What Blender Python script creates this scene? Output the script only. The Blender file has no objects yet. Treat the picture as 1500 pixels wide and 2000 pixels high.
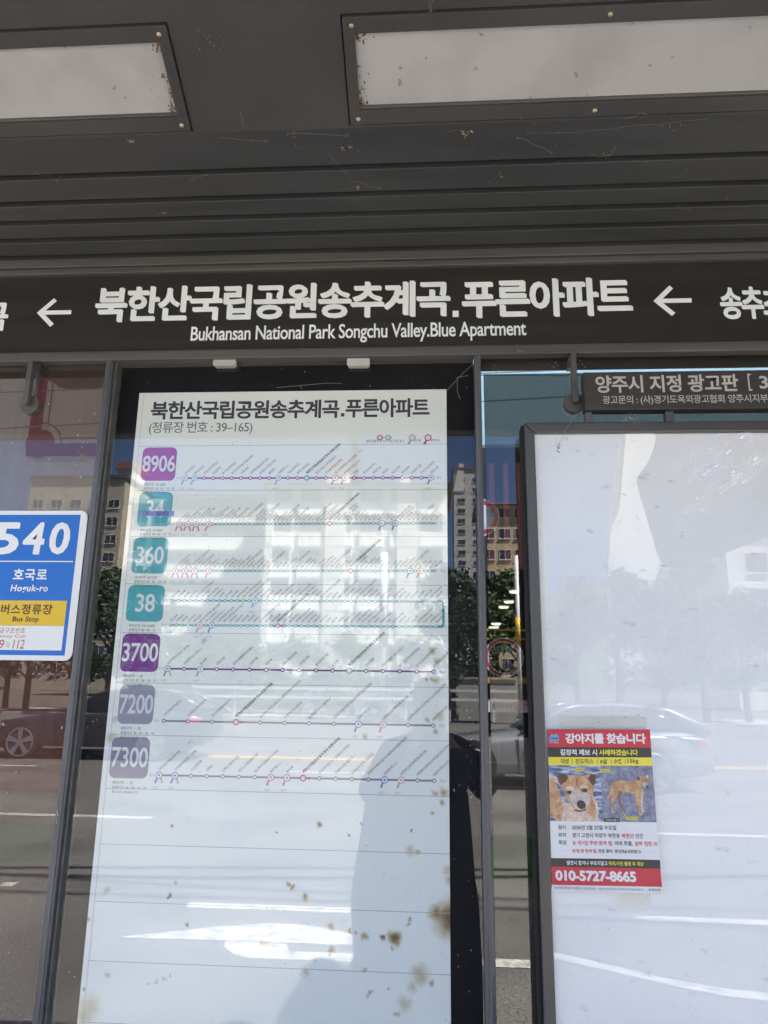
import bpy, math, random
from mathutils import Vector, Matrix
R = math.radians
C = bpy.context.scene.collection
SC = bpy.context.scene

# ------------------------------------------------------------------ camera
FOC = 1400.0                                   # focal length in photograph pixels (1500 x 2000)
CAM = Vector((0.0, -1.6, 1.62))
YAW, PITCH, ROLL = R(-3.75), R(13.4), R(0.8)
_f = Vector((math.sin(YAW) * math.cos(PITCH), math.cos(YAW) * math.cos(PITCH), math.sin(PITCH)))
_r0 = Vector((math.cos(YAW), -math.sin(YAW), 0))
_u0 = _r0.cross(_f)
_r = _r0 * math.cos(ROLL) + _u0 * math.sin(ROLL)
_u = _r.cross(_f)
cd = bpy.data.cameras.new('camera')
cam = bpy.data.objects.new('camera', cd)
C.objects.link(cam)
cam.matrix_world = Matrix(((_r.x, _u.x, -_f.x, CAM.x), (_r.y, _u.y, -_f.y, CAM.y), (_r.z, _u.z, -_f.z, CAM.z), (0, 0, 0, 1)))
cd.sensor_fit = 'VERTICAL'
cd.sensor_height = 32.0
cd.lens = 32.0 * FOC / 2000.0
cd.clip_start = 0.02
cd.clip_end = 2000
SC.camera = cam

# ------------------------------------------------------------------ sky, sun, exposure
SUN = Vector((0.50, 0.20, 0.84)).normalized()
SC.world = bpy.data.worlds.new('World')
SC.world.use_nodes = True
nt = SC.world.node_tree
sky = nt.nodes.new('ShaderNodeTexSky')
sky.sky_type = 'NISHITA'
sky.sun_disc = False
sky.sun_elevation = math.asin(SUN.z)
sky.sun_rotation = math.atan2(SUN.x, SUN.y)
sky.air_density = 0.42
sky.dust_density = 0.15
sky.ozone_density = 4.0
bg = nt.nodes['Background']
bg.inputs[1].default_value = 0.05
nt.links.new(sky.outputs[0], bg.inputs[0])
sl = bpy.data.lights.new('sun', 'SUN')
sl.energy = 5.0
sl.angle = R(0.5)
sl.color = (1.0, 0.95, 0.87)
so = bpy.data.objects.new('sun', sl)
so.rotation_euler = (-SUN).to_track_quat('-Z', 'Y').to_euler()
so.location = (10, 6, 30)
C.objects.link(so)
vs = SC.view_settings
vs.view_transform = 'Standard'
vs.look = 'None'
vs.gamma = 1
vs.use_curve_mapping = False
vs.exposure = 3.5
SC.render.engine = 'CYCLES'
cy = SC.cycles
cy.use_denoising = True
cy.max_bounces = 9
cy.diffuse_bounces = 4
cy.glossy_bounces = 5
cy.transparent_max_bounces = 16
cy.caustics_reflective = False
cy.caustics_refractive = False
cy.sample_clamp_indirect = 6

# ------------------------------------------------------------------ pixel -> place helpers (layout on real planes)
def ray(x, y):
    return _r * ((x - 750) / FOC) - _u * ((y - 1000) / FOC) + _f
def W(x, y, Y=0.0):
    d = ray(x, y)
    return CAM + d * ((Y - CAM.y) / d.y)
def RY(x, y, Y):                                 # place seen in the glass, at depth Y on the road side
    d = ray(x, y)
    t = (Y + CAM.y) / -d.y
    return Vector((CAM.x + d.x * t, Y, CAM.z + d.z * t))
def G(x, y, z=0.0):                              # ground point seen in the glass
    d = ray(x, y)
    t = (z - CAM.z) / d.z
    return Vector((CAM.x + d.x * t, -CAM.y - d.y * t, z))

# ------------------------------------------------------------------ materials
def new_mat(name):
    m = bpy.data.materials.new(name)
    m.use_nodes = True
    n = m.node_tree
    return m, n, n.nodes['Principled BSDF'], n.links
def paint(name, col, rough=0.5, metal=0.0, var=0.12, scale=9.0, bump=0.0, bscale=60.0, spec=0.5, fine=0.0, stretch=None, col2=None, thr=(0.35, 0.65)):
    m, n, b, L = new_mat(name)
    tc = n.nodes.new('ShaderNodeTexCoord')
    src = tc.outputs['Object']
    if stretch:
        mp = n.nodes.new('ShaderNodeMapping')
        mp.inputs['Scale'].default_value = stretch
        L.new(src, mp.inputs[0])
        src = mp.outputs[0]
    no = n.nodes.new('ShaderNodeTexNoise')
    no.inputs['Scale'].default_value = scale
    no.inputs['Detail'].default_value = 6
    L.new(src, no.inputs['Vector'])
    cr = n.nodes.new('ShaderNodeValToRGB')
    cr.color_ramp.elements[0].position = thr[0]
    cr.color_ramp.elements[1].position = thr[1]
    c2 = col2 or tuple(min(1, c * (1 + var)) for c in col)
    c1 = tuple(c * (1 - var) for c in col) if not col2 else col
    cr.color_ramp.elements[0].color = (*c1, 1)
    cr.color_ramp.elements[1].color = (*c2, 1)
    L.new(no.outputs[0], cr.inputs[0])
    out = cr.outputs[0]
    if fine:
        n2 = n.nodes.new('ShaderNodeTexNoise')
        n2.inputs['Scale'].default_value = bscale
        n2.inputs['Detail'].default_value = 3
        L.new(src, n2.inputs['Vector'])
        mr = n.nodes.new('ShaderNodeMapRange')
        mr.inputs[1].default_value = 0.3; mr.inputs[2].default_value = 0.7
        mr.inputs[3].default_value = 1 - fine; mr.inputs[4].default_value = 1 + fine
        L.new(n2.outputs[0], mr.inputs[0])
        mx = n.nodes.new('ShaderNodeMix'); mx.data_type = 'RGBA'; mx.blend_type = 'MULTIPLY'
        mx.inputs[0].default_value = 1
        L.new(out, mx.inputs[6]); L.new(mr.outputs[0], mx.inputs[7])
        out = mx.outputs[2]
    L.new(out, b.inputs['Base Color'])
    b.inputs['Roughness'].default_value = rough
    b.inputs['Metallic'].default_value = metal
    b.inputs['Specular IOR Level'].default_value = spec
    if bump:
        nb = n.nodes.new('ShaderNodeTexNoise'); nb.inputs['Scale'].default_value = bscale
        nb.inputs['Detail'].default_value = 4
        L.new(src, nb.inputs['Vector'])
        bp = n.nodes.new('ShaderNodeBump'); bp.inputs['Strength'].default_value = bump
        bp.inputs['Distance'].default_value = 0.01
        L.new(nb.outputs[0], bp.inputs['Height'])
        L.new(bp.outputs[0], b.inputs['Normal'])
    return m
def ink(name, col, rough=0.07, var=0.06):
    return paint(name, col, rough, 0, var, 6.0)
def emit(name, col, s):
    m, n, b, L = new_mat(name)
    b.inputs['Base Color'].default_value = (*col, 1)
    b.inputs['Emission Color'].default_value = (*col, 1)
    b.inputs['Emission Strength'].default_value = s
    return m
def glass(name, tint, refl=1.8, dirt=0.0, dirtcol=(0.4, 0.36, 0.32), dscale=(3, 3, 0.6), rough=0.0):
    """clear or tinted sheet: tinted see-through body, mirror-like front face, a film of dust"""
    m, n, b, L = new_mat(name)
    n.nodes.remove(b)
    out = n.nodes['Material Output']
    tr = n.nodes.new('ShaderNodeBsdfTransparent'); tr.inputs[0].default_value = (*tint, 1)
    gl = n.nodes.new('ShaderNodeBsdfGlossy'); gl.inputs['Roughness'].default_value = rough
    gl.inputs[0].default_value = (1, 1, 1, 1)
    fr = n.nodes.new('ShaderNodeFresnel'); fr.inputs[0].default_value = refl
    ge = n.nodes.new('ShaderNodeNewGeometry')
    inv = n.nodes.new('ShaderNodeMath'); inv.operation = 'SUBTRACT'; inv.inputs[0].default_value = 1
    L.new(ge.outputs['Backfacing'], inv.inputs[1])
    sp = n.nodes.new('ShaderNodeSeparateXYZ'); L.new(ge.outputs['True Normal'], sp.inputs[0])
    fc = n.nodes.new('ShaderNodeMath'); fc.operation = 'LESS_THAN'; fc.inputs[1].default_value = -0.5
    L.new(sp.outputs[1], fc.inputs[0])            # the polished front face carries the mirror image
    m0 = n.nodes.new('ShaderNodeMath'); m0.operation = 'MULTIPLY'; L.new(fr.outputs[0], m0.inputs[0]); L.new(fc.outputs[0], m0.inputs[1])
    mu = n.nodes.new('ShaderNodeMath'); mu.operation = 'MULTIPLY'
    L.new(m0.outputs[0], mu.inputs[0]); L.new(inv.outputs[0], mu.inputs[1])
    mi = n.nodes.new('ShaderNodeMixShader')
    L.new(mu.outputs[0], mi.inputs[0]); L.new(tr.outputs[0], mi.inputs[1]); L.new(gl.outputs[0], mi.inputs[2])
    last = mi
    if dirt:
        tc = n.nodes.new('ShaderNodeTexCoord')
        mp = n.nodes.new('ShaderNodeMapping'); mp.inputs['Scale'].default_value = dscale
        L.new(tc.outputs['Object'], mp.inputs[0])
        no = n.nodes.new('ShaderNodeTexNoise'); no.inputs['Scale'].default_value = 4; no.inputs['Detail'].default_value = 9
        no.inputs['Roughness'].default_value = 0.68
        L.new(mp.outputs[0], no.inputs['Vector'])
        mr = n.nodes.new('ShaderNodeMapRange')
        mr.inputs[1].default_value = 0.35; mr.inputs[2].default_value = 0.75
        mr.inputs[3].default_value = dirt * 0.35; mr.inputs[4].default_value = dirt
        L.new(no.outputs[0], mr.inputs[0])
        vo = n.nodes.new('ShaderNodeTexVoronoi'); vo.inputs['Scale'].default_value = 55
        L.new(tc.outputs['Object'], vo.inputs['Vector'])
        lt = n.nodes.new('ShaderNodeMath'); lt.operation = 'LESS_THAN'; lt.inputs[1].default_value = 0.045
        L.new(vo.outputs['Distance'], lt.inputs[0])
        m3 = n.nodes.new('ShaderNodeMath'); m3.operation = 'MULTIPLY'; m3.inputs[1].default_value = 0.35
        L.new(lt.outputs[0], m3.inputs[0])
        mx = n.nodes.new('ShaderNodeMath'); mx.operation = 'MAXIMUM'
        L.new(mr.outputs[0], mx.inputs[0]); L.new(m3.outputs[0], mx.inputs[1])
        df = n.nodes.new('ShaderNodeBsdfDiffuse'); df.inputs[0].default_value = (*dirtcol, 1)
        m2 = n.nodes.new('ShaderNodeMixShader')
        L.new(mx.outputs[0], m2.inputs[0]); L.new(mi.outputs[0], m2.inputs[1]); L.new(df.outputs[0], m2.inputs[2])
        last = m2
    L.new(last.outputs[0], out.inputs[0])
    return m

# ------------------------------------------------------------------ mesh builder
class MB:
    def __init__(s): s.v = []; s.f = []; s.m = []
    def face(s, pts, mi=0):
        k = len(s.v); s.v += [tuple(p) for p in pts]; s.f.append(tuple(range(k, k + len(pts)))); s.m.append(mi)
    def box(s, x0, x1, y0, y1, z0, z1, mi=0):
        k = len(s.v)
        s.v += [(x, y, z) for z in (z0, z1) for y in (y0, y1) for x in (x0, x1)]
        for q in ((0, 2, 3, 1), (4, 5, 7, 6), (0, 1, 5, 4), (2, 6, 7, 3), (0, 4, 6, 2), (1, 3, 7, 5)):
            s.f.append(tuple(k + i for i in q)); s.m.append(mi)
    def prism(s, pts, d, mi=0):                  # closed polygon pts swept by vector d
        n = len(pts); k = len(s.v); d = Vector(d)
        s.v += [tuple(p) for p in pts] + [tuple(Vector(p) + d) for p in pts]
        s.f.append(tuple(k + i for i in range(n))); s.f.append(tuple(k + n + i for i in reversed(range(n)))); s.m += [mi, mi]
        for i in range(n):
            j = (i + 1) % n
            s.f.append((k + j, k + i, k + n + i, k + n + j)); s.m.append(mi)
    def tube(s, pts, r, n=8, mi=0, caps=True):
        pts = [Vector(p) for p in pts]
        rs = r if isinstance(r, (list, tuple)) else [r] * len(pts)
        k = len(s.v)
        for i, p in enumerate(pts):
            t = (pts[min(i + 1, len(pts) - 1)] - pts[max(i - 1, 0)]).normalized()
            a = t.cross(Vector((0, 0, 1)) if abs(t.z) < 0.9 else Vector((1, 0, 0))).normalized(); b = t.cross(a)
            for q in range(n):
                an = 2 * math.pi * q / n
                s.v.append(tuple(p + (a * math.cos(an) + b * math.sin(an)) * rs[i]))
        for i in range(len(pts) - 1):
            for q in range(n):
                q2 = (q + 1) % n
                s.f.append((k + i * n + q2, k + i * n + q, k + (i + 1) * n + q, k + (i + 1) * n + q2)); s.m.append(mi)
        if caps:
            s.f.append(tuple(k + q for q in range(n))); s.f.append(tuple(k + (len(pts) - 1) * n + q for q in reversed(range(n)))); s.m += [mi, mi]
    def wall_poly(s, pts, Y, mi=0):              # flat shape facing -Y from (x, z) points given clockwise or not
        a = sum(pts[i][0] * pts[(i + 1) % len(pts)][1] - pts[(i + 1) % len(pts)][0] * pts[i][1] for i in range(len(pts)))
        if a < 0: pts = pts[::-1]
        s.face([(x, Y, z) for x, z in pts], mi)
    def wall_rect(s, x0, x1, z0, z1, Y, mi=0): s.wall_poly([(x0, z0), (x1, z0), (x1, z1), (x0, z1)], Y, mi)
    def wall_round(s, x0, x1, z0, z1, r, Y, mi=0, n=6):
        p = []
        for cx, cz, a0 in ((x1 - r, z0 + r, -90), (x1 - r, z1 - r, 0), (x0 + r, z1 - r, 90), (x0 + r, z0 + r, 180)):
            p += [(cx + r * math.cos(R(a0 + 90 * i / n)), cz + r * math.sin(R(a0 + 90 * i / n))) for i in range(n + 1)]
        s.wall_poly(p, Y, mi)
    def ring(s, cx, cz, r0, r1, Y, mi=0, n=14, a0=0, a1=360):
        for i in range(n):
            a, b = R(a0 + (a1 - a0) * i / n), R(a0 + (a1 - a0) * (i + 1) / n)
            s.wall_poly([(cx + r0 * math.cos(a), cz + r0 * math.sin(a)), (cx + r1 * math.cos(a), cz + r1 * math.sin(a)),
                         (cx + r1 * math.cos(b), cz + r1 * math.sin(b)), (cx + r0 * math.cos(b), cz + r0 * math.sin(b))], Y, mi)
    def disc(s, cx, cz, r, Y, mi=0, n=14, sx=1.0):
        s.wall_poly([(cx + sx * r * math.cos(2 * math.pi * i / n), cz + r * math.sin(2 * math.pi * i / n)) for i in range(n)], Y, mi)
    def cyl_y(s, cx, cz, r, y0, y1, mi=0, n=24):
        s.prism([(cx + r * math.cos(2 * math.pi * i / n), y0, cz + r * math.sin(2 * math.pi * i / n)) for i in range(n)], (0, y1 - y0, 0), mi)
    def build(s, name, mats, parent=None, smooth=False, bevel=0.0):
        me = bpy.data.meshes.new(name)
        me.from_pydata(s.v, [], s.f)
        for m in (mats if isinstance(mats, (list, tuple)) else [mats]): me.materials.append(m)
        me.polygons.foreach_set('material_index', s.m)
        if smooth: me.polygons.foreach_set('use_smooth', [True] * len(s.f))
        me.update()
        o = bpy.data.objects.new(name, me); C.objects.link(o)
        if parent is not None: o.parent = parent; o.matrix_parent_inverse = Matrix.Translation(-parent.location)
        if bevel:
            bv = o.modifiers.new('edge', 'BEVEL'); bv.width = bevel; bv.segments = 2; bv.limit_method = 'ANGLE'
        return o
def tag(o, label, cat, group=None):
    o['label'] = label; o['category'] = cat
    if group: o['group'] = group
    return o
def thing(name, loc, label, cat, group=None):
    o = bpy.data.objects.new(name, None); o.location = loc; o.empty_display_size = 0.1; C.objects.link(o)
    return tag(o, label, cat, group)
def structure(o): o['kind'] = 'structure'; return o
def copy_tree(o, loc, label, parent=None):
    c = o.copy(); C.objects.link(c)
    if parent is None: c.location = loc; c['label'] = label
    else: c.parent = parent
    for ch in o.children: copy_tree(ch, None, None, c)
    return c

# ------------------------------------------------------------------ lettering
_tc = {}
_ts = bpy.data.scenes.new('lettering_bench')
def glyphs(body, bold=0.0, track=1.0):
    k = (body, bold, track)
    if k not in _tc:
        c = bpy.data.curves.new('lettering', 'FONT'); c.body = body; c.offset = bold; c.space_character = track; c.resolution_u = 3
        c.fill_mode = 'FRONT'
        o = bpy.data.objects.new('lettering', c); _ts.collection.objects.link(o)
        with bpy.context.temp_override(scene=_ts, view_layer=_ts.view_layers[0]):
            me = bpy.data.meshes.new_from_object(o.evaluated_get(bpy.context.evaluated_depsgraph_get()))
        vs_ = [(v.co.x, v.co.y) for v in me.vertices]; fs = [tuple(p.vertices) for p in me.polygons]
        bpy.data.objects.remove(o); bpy.data.curves.remove(c); bpy.data.meshes.remove(me)
        xs = [v[0] for v in vs_]; ys = [v[1] for v in vs_]
        x0, y0 = min(xs), min(ys); w, h = max(xs) - x0, max(ys) - y0
        _tc[k] = ([(x - x0, y - y0) for x, y in vs_], fs, w, h)
    return _tc[k]
def preload(bodies, bold=0.0, track=1.0):
    """many lines of lettering in one go: set far apart, then told apart by the gaps between lines"""
    bodies = [b for b in dict.fromkeys(bodies) if b and (b, bold, track) not in _tc]
    c = bpy.data.curves.new('lettering', 'FONT'); c.body = '\n'.join(bodies); c.offset = bold; c.space_character = track; c.resolution_u = 3
    c.fill_mode = 'FRONT'; c.space_line = 3.0
    o = bpy.data.objects.new('lettering', c); _ts.collection.objects.link(o)
    with bpy.context.temp_override(scene=_ts, view_layer=_ts.view_layers[0]):
        me = bpy.data.meshes.new_from_object(o.evaluated_get(bpy.context.evaluated_depsgraph_get()))
    ys = sorted((v.co.y for v in me.vertices), reverse=True)
    cuts = [(a + b) / 2 for a, b in zip(ys, ys[1:]) if a - b > 0.9]
    import bisect
    neg = [-q for q in cuts]; line = [bisect.bisect(neg, -v.co.y) for v in me.vertices]
    if len(cuts) == len(bodies) - 1:
        vv = [[] for _ in bodies]; ff = [[] for _ in bodies]; idx = []
        for v, l in zip(me.vertices, line): idx.append(len(vv[l])); vv[l].append((v.co.x, v.co.y))
        for p in me.polygons: l = line[p.vertices[0]]; ff[l].append(tuple(idx[i] for i in p.vertices))
        for b, v_, f_ in zip(bodies, vv, ff):
            x0, y0 = min(q[0] for q in v_), min(q[1] for q in v_)
            _tc[(b, bold, track)] = ([(x - x0, y - y0) for x, y in v_], f_, max(q[0] for q in v_) - x0, max(q[1] for q in v_) - y0)
    bpy.data.objects.remove(o); bpy.data.curves.remove(c); bpy.data.meshes.remove(me)
def write(mb, body, x, z, Y, w=None, h=None, mi=0, bold=0.0, rot=0.0, track=1.0, shear=0.0, centre=False):
    """lettering on a plane facing -Y; bottom-left corner at (x, z); fitted to w and/or h"""
    if bold > 0.022:                              # heavy weight: two lighter passes set slightly apart
        ww, hh = w, h
        _, _, tw, th = glyphs(body, 0.02, track)
        sx = w / tw if w else h / th
        e = (bold - 0.02) * sx * 2
        for k, (ex, ez) in enumerate(((0, e), (e, 0))):
            write(mb, body, x + ex, z + ez * 0.8, Y - 0.00013 * k, w - e if w else None, h - e * 0.8 if h else None, mi, 0.02, rot, track, shear, centre)
        return
    v, fs, tw, th = glyphs(body, bold, track)
    sx = w / tw if w else h / th
    sz = h / th if h else sx
    ca, sa = math.cos(rot), math.sin(rot)
    ox = -tw * sx / 2 if centre else 0
    k = len(mb.v)
    for a, b in v:
        p, q = a * sx + ox + shear * b * sz, b * sz
        mb.v.append((x + p * ca - q * sa, Y, z + p * sa + q * ca))
    for f in fs: mb.f.append(tuple(k + i for i in f)); mb.m.append(mi)
def write_px(mb, body, px0, py0, px1, py1, Y, mi=0, bold=0.0, track=1.0, shear=0.0):
    xm, ym = (px0 + px1) / 2, (py0 + py1) / 2
    x0, x1 = W(px0, ym, Y).x, W(px1, ym, Y).x
    zt, zb = W(xm, py0, Y).z, W(xm, py1, Y).z
    write(mb, body, x0, zb, Y, x1 - x0, zt - zb, mi, bold, 0, track, shear)

# ------------------------------------------------------------------ shared materials
M_ceil = paint('painted_steel_ceiling', (0.053, 0.0515, 0.051), 0.42, 0, 0.16, 2.5, 0.03, 220, 0.4, 0.08)
M_slat = paint('painted_steel_slats', (0.038, 0.0395, 0.041), 0.42, 0, 0.14, 6, 0.03, 200, 0.4, 0.06, (0.4, 3, 3))
M_rail = paint('grey_brown_aluminium', (0.125, 0.12, 0.115), 0.38, 0.25, 0.15, 8, 0.03, 250, 0.5, 0.06, (0.3, 4, 4))
M_post = paint('grey_aluminium_post', (0.125, 0.125, 0.135), 0.36, 0.3, 0.15, 8, 0.02, 250, 0.5, 0.05, (4, 4, 0.3))
M_dark = paint('dark_grey_steel', (0.045, 0.042, 0.039), 0.45, 0, 0.12, 9, 0.04, 160, 0.4, 0.1)
M_frame = paint('satin_grey_frame', (0.092, 0.088, 0.087), 0.33, 0.35, 0.05, 7, 0.02, 300, 0.5, 0.03)
M_black = paint('black_backing', (0.006, 0.006, 0.009), 0.6, 0, 0.2, 6, 0, 60, 0.15)
M_gpole = paint('grey_concrete_pole', (.33, .32, .30), .8, 0, .1, 4)
M_rubber = paint('black_gasket', (0.012, 0.012, 0.012), 0.7)
M_screw = paint('zinc_screw', (0.55, 0.47, 0.33), 0.35, 0.8, 0.2, 200)
M_web = paint('cobweb_silk', (0.30, 0.285, 0.27), 0.9)
M_husk = paint('straw_coloured_husk', (0.42, 0.33, 0.17), 0.9, 0, 0.3, 200)
M_cover = glass('clear_cover_glass', (0.985, 0.99, 0.988), 1.72, 0.008, (0.5, 0.48, 0.45))
M_paneL = glass('dusty_tinted_glass', (0.50, 0.47, 0.44), 1.75, 0.17, (0.40, 0.31, 0.27), (9, 9, 0.5))
M_paneR = glass('tinted_glass', (0.42, 0.42, 0.405), 1.9, 0.022, (0.4, 0.38, 0.34), (4, 4, 0.8))

# ------------------------------------------------------------------ ground on both sides of the shelter
M_ground = paint('bare_ground', (0.10, 0.095, 0.075), 0.9, 0, 0.2, 0.4, 0, 20, 0.2, 0.15)
g = MB(); g.face([(-900, -900, -0.03), (900, -900, -0.03), (900, 300, -0.03), (-900, 300, -0.03)])
structure(g.build('ground', M_ground))
M_asphalt = paint('worn_asphalt', (0.112, 0.107, 0.101), 0.9, 0, 0.22, 0.8, 0.5, 62, 0.12, 0.55)
g = MB(); g.face([(-160, -31, 0), (160, -31, 0), (160, -1.9, 0), (-160, -1.9, 0)])
structure(g.build('road', M_asphalt))
M_pave = paint('grey_paving', (0.34, 0.325, 0.30), 0.85, 0, 0.2, 3, 0.3, 90, 0.3, 0.2)
g = MB(); g.box(-40, 40, -1.9, 6.0, -0.2, 0.04)
structure(g.build('pavement', M_pave))
g = MB(); g.box(-160, 160, -36, -31, -0.2, 0.12)
structure(g.build('far_pavement', M_pave))
M_line = paint('worn_white_road_paint', (0.25, 0.24, 0.225), 0.8, 0, 0.25, 9, 0.2, 30, 0.2, 0.35, None, (0.46, 0.45, 0.42), (0.36, 0.56))
M_yell = paint('yellow_road_paint', (0.68, 0.40, 0.06), 0.75, 0, 0.2, 7, 0.1, 60, 0.3, 0.2)
g = MB()
def stripe(x0, x1, y, w, z=0.004): g.face([(x0, y - w / 2, z), (x1, y - w / 2, z), (x1, y + w / 2, z), (x0, y + w / 2, z)])
yl = G(0, 1590).y
stripe(-9.5, G(310, 1590).x, yl, 0.15); stripe(1.6, 6.6, yl, 0.15); stripe(-19.5, -14.5, yl, 0.15)
y2 = G(0, 1495).y
for k in range(-4, 4): stripe(-12.6 + k * 10 , -7.4 + k * 10, y2, 0.15)
a, b = G(560, 1868), G(1060, 1886)
stripe(a.x, b.x + 0.02, b.y, 0.13)
for pa, pb in (((367, 1768), (716, 1768)), ((1232, 1783), (1700, 1800)), ((0, 1728), (32, 1727))):
    p, q = G(*pa), G(*pb); stripe(p.x, q.x, p.y, 0.12)
cv = [(1060, 1850), (1100, 1858), (1200, 1880), (1300, 1903), (1400, 1921), (1500, 1931), (1650, 1940)]
cv = [G(x, y) for x, y in cv]
for p, q in zip(cv, cv[1:]): g.face([(p.x, p.y - 0.055, 0.0045), (q.x, q.y - 0.055, 0.0045), (q.x, q.y + 0.055, 0.0045), (p.x, p.y + 0.055, 0.0045)])
def gpoly(px, z): 
    pts = [G(*p) for p in px]
    ar = sum(pts[i].x * pts[(i + 1) % len(pts)].y - pts[(i + 1) % len(pts)].x * pts[i].y for i in range(len(pts)))
    if ar < 0: pts = pts[::-1]
    g.face([(p.x, p.y, z) for p in pts])
gpoly([(222, 1832), (330, 1822), (420, 1812), (520, 1804), (600, 1808), (660, 1820), (760, 1842), (760, 1848), (640, 1846), (440, 1838), (330, 1835)], 0.0048)
gpoly([(441, 1839), (438, 1852), (455, 1865), (480, 1872), (575, 1876), (566, 1864), (560, 1845)], 0.0052)
structure(g.build('road_markings', M_line))
g = MB(); yy = G(600, 1481).y
stripe(-90, 90, yy - 0.12, 0.14); stripe(-90, 90, yy + 0.16, 0.14)
structure(g.build('yellow_road_markings', M_yell))

# ------------------------------------------------------------------ bus shelter
SLOPE = math.tan(R(26.9))
ZC0 = W(0, 524).z                                 # where the sloping soffit meets the wall line
def soffit(x, y, off=0.0):                        # point of the sloping soffit under a pixel
    d = ray(x, y)
    t = (ZC0 + off - SLOPE * CAM.y - CAM.z) / (d.z + SLOPE * d.y)
    return CAM + d * t
def sz(Y, off=0.0): return ZC0 + off - SLOPE * Y  # soffit height at depth Y (Y negative in front)
XL, XR = -3.4, 4.6
shelter = thing('bus_shelter', (0, 0, 0.04), 'dark grey steel bus shelter with slatted soffit, tinted glass back wall and slim posts', 'bus shelter')
# soffit panel with openings for the two lights
lx = [(-1.62, soffit(349, 150).x), (soffit(676, 136).x, 0.93)]
ya, yb = soffit(684, 242).y, soffit(668, 31).y    # near-wall edge, road-side edge (yb < ya)
YS = soffit(0, 262).y + 0.012                     # slats end / flat panel begins
YF = -0.78
m = MB()
def srect(x0, x1, y0, y1, off=0.0, mi=0):         # rectangle lying in the soffit plane, seen from below
    m.face([(x0, y0, sz(y0, off)), (x1, y0, sz(y0, off)), (x1, y1, sz(y1, off)), (x0, y1, sz(y1, off))][::-1], mi)
gap = 0.003
srect(XL, XR, ya + gap, YS); srect(XL, XR, YF, yb - gap)
edges = [XL] + [e for p in lx for e in (p[0] - gap, p[1] + gap)] + [XR]
for i in range(0, len(edges), 2): srect(edges[i], edges[i + 1], yb - gap, ya + gap)
zf = sz(YF); zl = RY(400, 845, -1.42).z
m.face([(XL, YF, zf), (XR, YF, zf), (XR, -1.42, zf), (XL, -1.42, zf)])
m.prism([(XL, -1.42, zl), (XL, -1.50, zl), (XL, -1.50, zf + 0.03), (XL, -1.42, zf + 0.03)], (XR - XL, 0, 0))
m.prism([(XL, 0.14, sz(0.0) + 0.1), (XL, 0.14, sz(0) + 0.05), (XL, YF, zf + 0.006), (XL, -1.418, zf + 0.006), (XL, -1.418, zf + 0.03), (XL, YF, zf + 0.06)], (XR - XL, 0, 0))
m.build('roof', M_ceil, shelter)
# slats: shallow steps running along the wall
ys = [soffit(400, y).y for y in (522, 497, 463, 428, 390, 338)] + [YS]
ys[0] = -0.006
m = MB()
for i in range(len(ys) - 1):
    y0, y1 = ys[i], ys[i + 1]                     # y0 nearer the wall, y1 nearer the road
    last = i == len(ys) - 2
    prof = [(y0, sz(y0, 0.034)), (y0 - 0.0085, sz(y0 - 0.0085, 0.034)), (y0 - 0.0085, sz(y0 - 0.0085, -0.0005)), (y0 - 0.0095, sz(y0 - 0.0095, -0.0022)),
            (y1 + 0.0012, sz(y1, -0.0052 if not last else -0.002)), (y1, sz(y1, -0.0038 if not last else -0.001)), (y1, sz(y1, 0.034))]
    for (p0, p1) in zip(prof, prof[1:]):
        m.face([(XL, p0[0], p0[1]), (XR, p0[0], p0[1]), (XR, p1[0], p1[1]), (XL, p1[0], p1[1])])
m.build('slat_panel', M_slat, shelter)
# rails, beam and posts
zt0, zt1 = W(0, 512).z, W(0, 548).z
zsb, zrb = W(750, 677, -0.02).z, W(750, 697, -0.02).z
m = MB()
m.box(XL, XR, -0.022, 0.09, zt1 + 0.021, zt0 + 0.01); m.box(XL, XR, -0.016, 0.09, zt1 + 0.013, zt1 + 0.021); m.box(XL, XR, -0.024, 0.09, zt1, zt1 + 0.013)
m.build('top_rail', M_rail, shelter, bevel=0.0015)
m = MB(); m.box(XL, XR, -0.026, 0.002, zrb, zsb - 0.006); m.box(XL, XR, -0.020, 0.002, zsb - 0.006, zsb)
m.build('bottom_rail', M_rail, shelter, bevel=0.0015)
zb1 = W(100, 737, 0.03).z
m = MB(); m.box(XL, -0.792, 0.03, 0.036, zb1, zsb); zb2 = W(1100, 722, 0.03).z; m.box(0.125, XR, 0.03, 0.034, zb2, zsb)
m.build('head_beam', M_dark, shelter)
for (x0, x1, dx) in ((-0.7915, -0.7735, 1), (0.1065, 0.1212, -1)):
    m = MB(); m.box(x0, x1, -0.022, 0.06, 0.04, zrb); a, b = (x0 + 0.012, x1) if dx > 0 else (x0, x0 + 0.006)
    m.box(x0 + 0.0045 if dx > 0 else x0 + 0.008, x1 - (0.004 if dx > 0 else 0.003), -0.0245, -0.022, 0.04, zrb)
    m.build('post', M_post, shelter, bevel=0.001)
for x in (XL + 0.03, XR - 0.09):
    m = MB(); m.box(x, x + 0.06, 0.0, 0.06, 0.04, 2.6); m.build('post', M_post, shelter, bevel=0.002)
# tinted glass back wall
m = MB(); m.box(XL + 0.1, -0.795, 0.004, 0.014, 0.14, zb1 + 0.03); m.build('glass_pane', M_paneL, shelter)
zgt = W(1100, 729, 0.004).z
m = MB(); m.box(W(945, 740, 0.004).x, XR - 0.12, 0.004, 0.014, 0.14, zgt); m.build('glass_pane', M_paneR, shelter)
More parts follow.
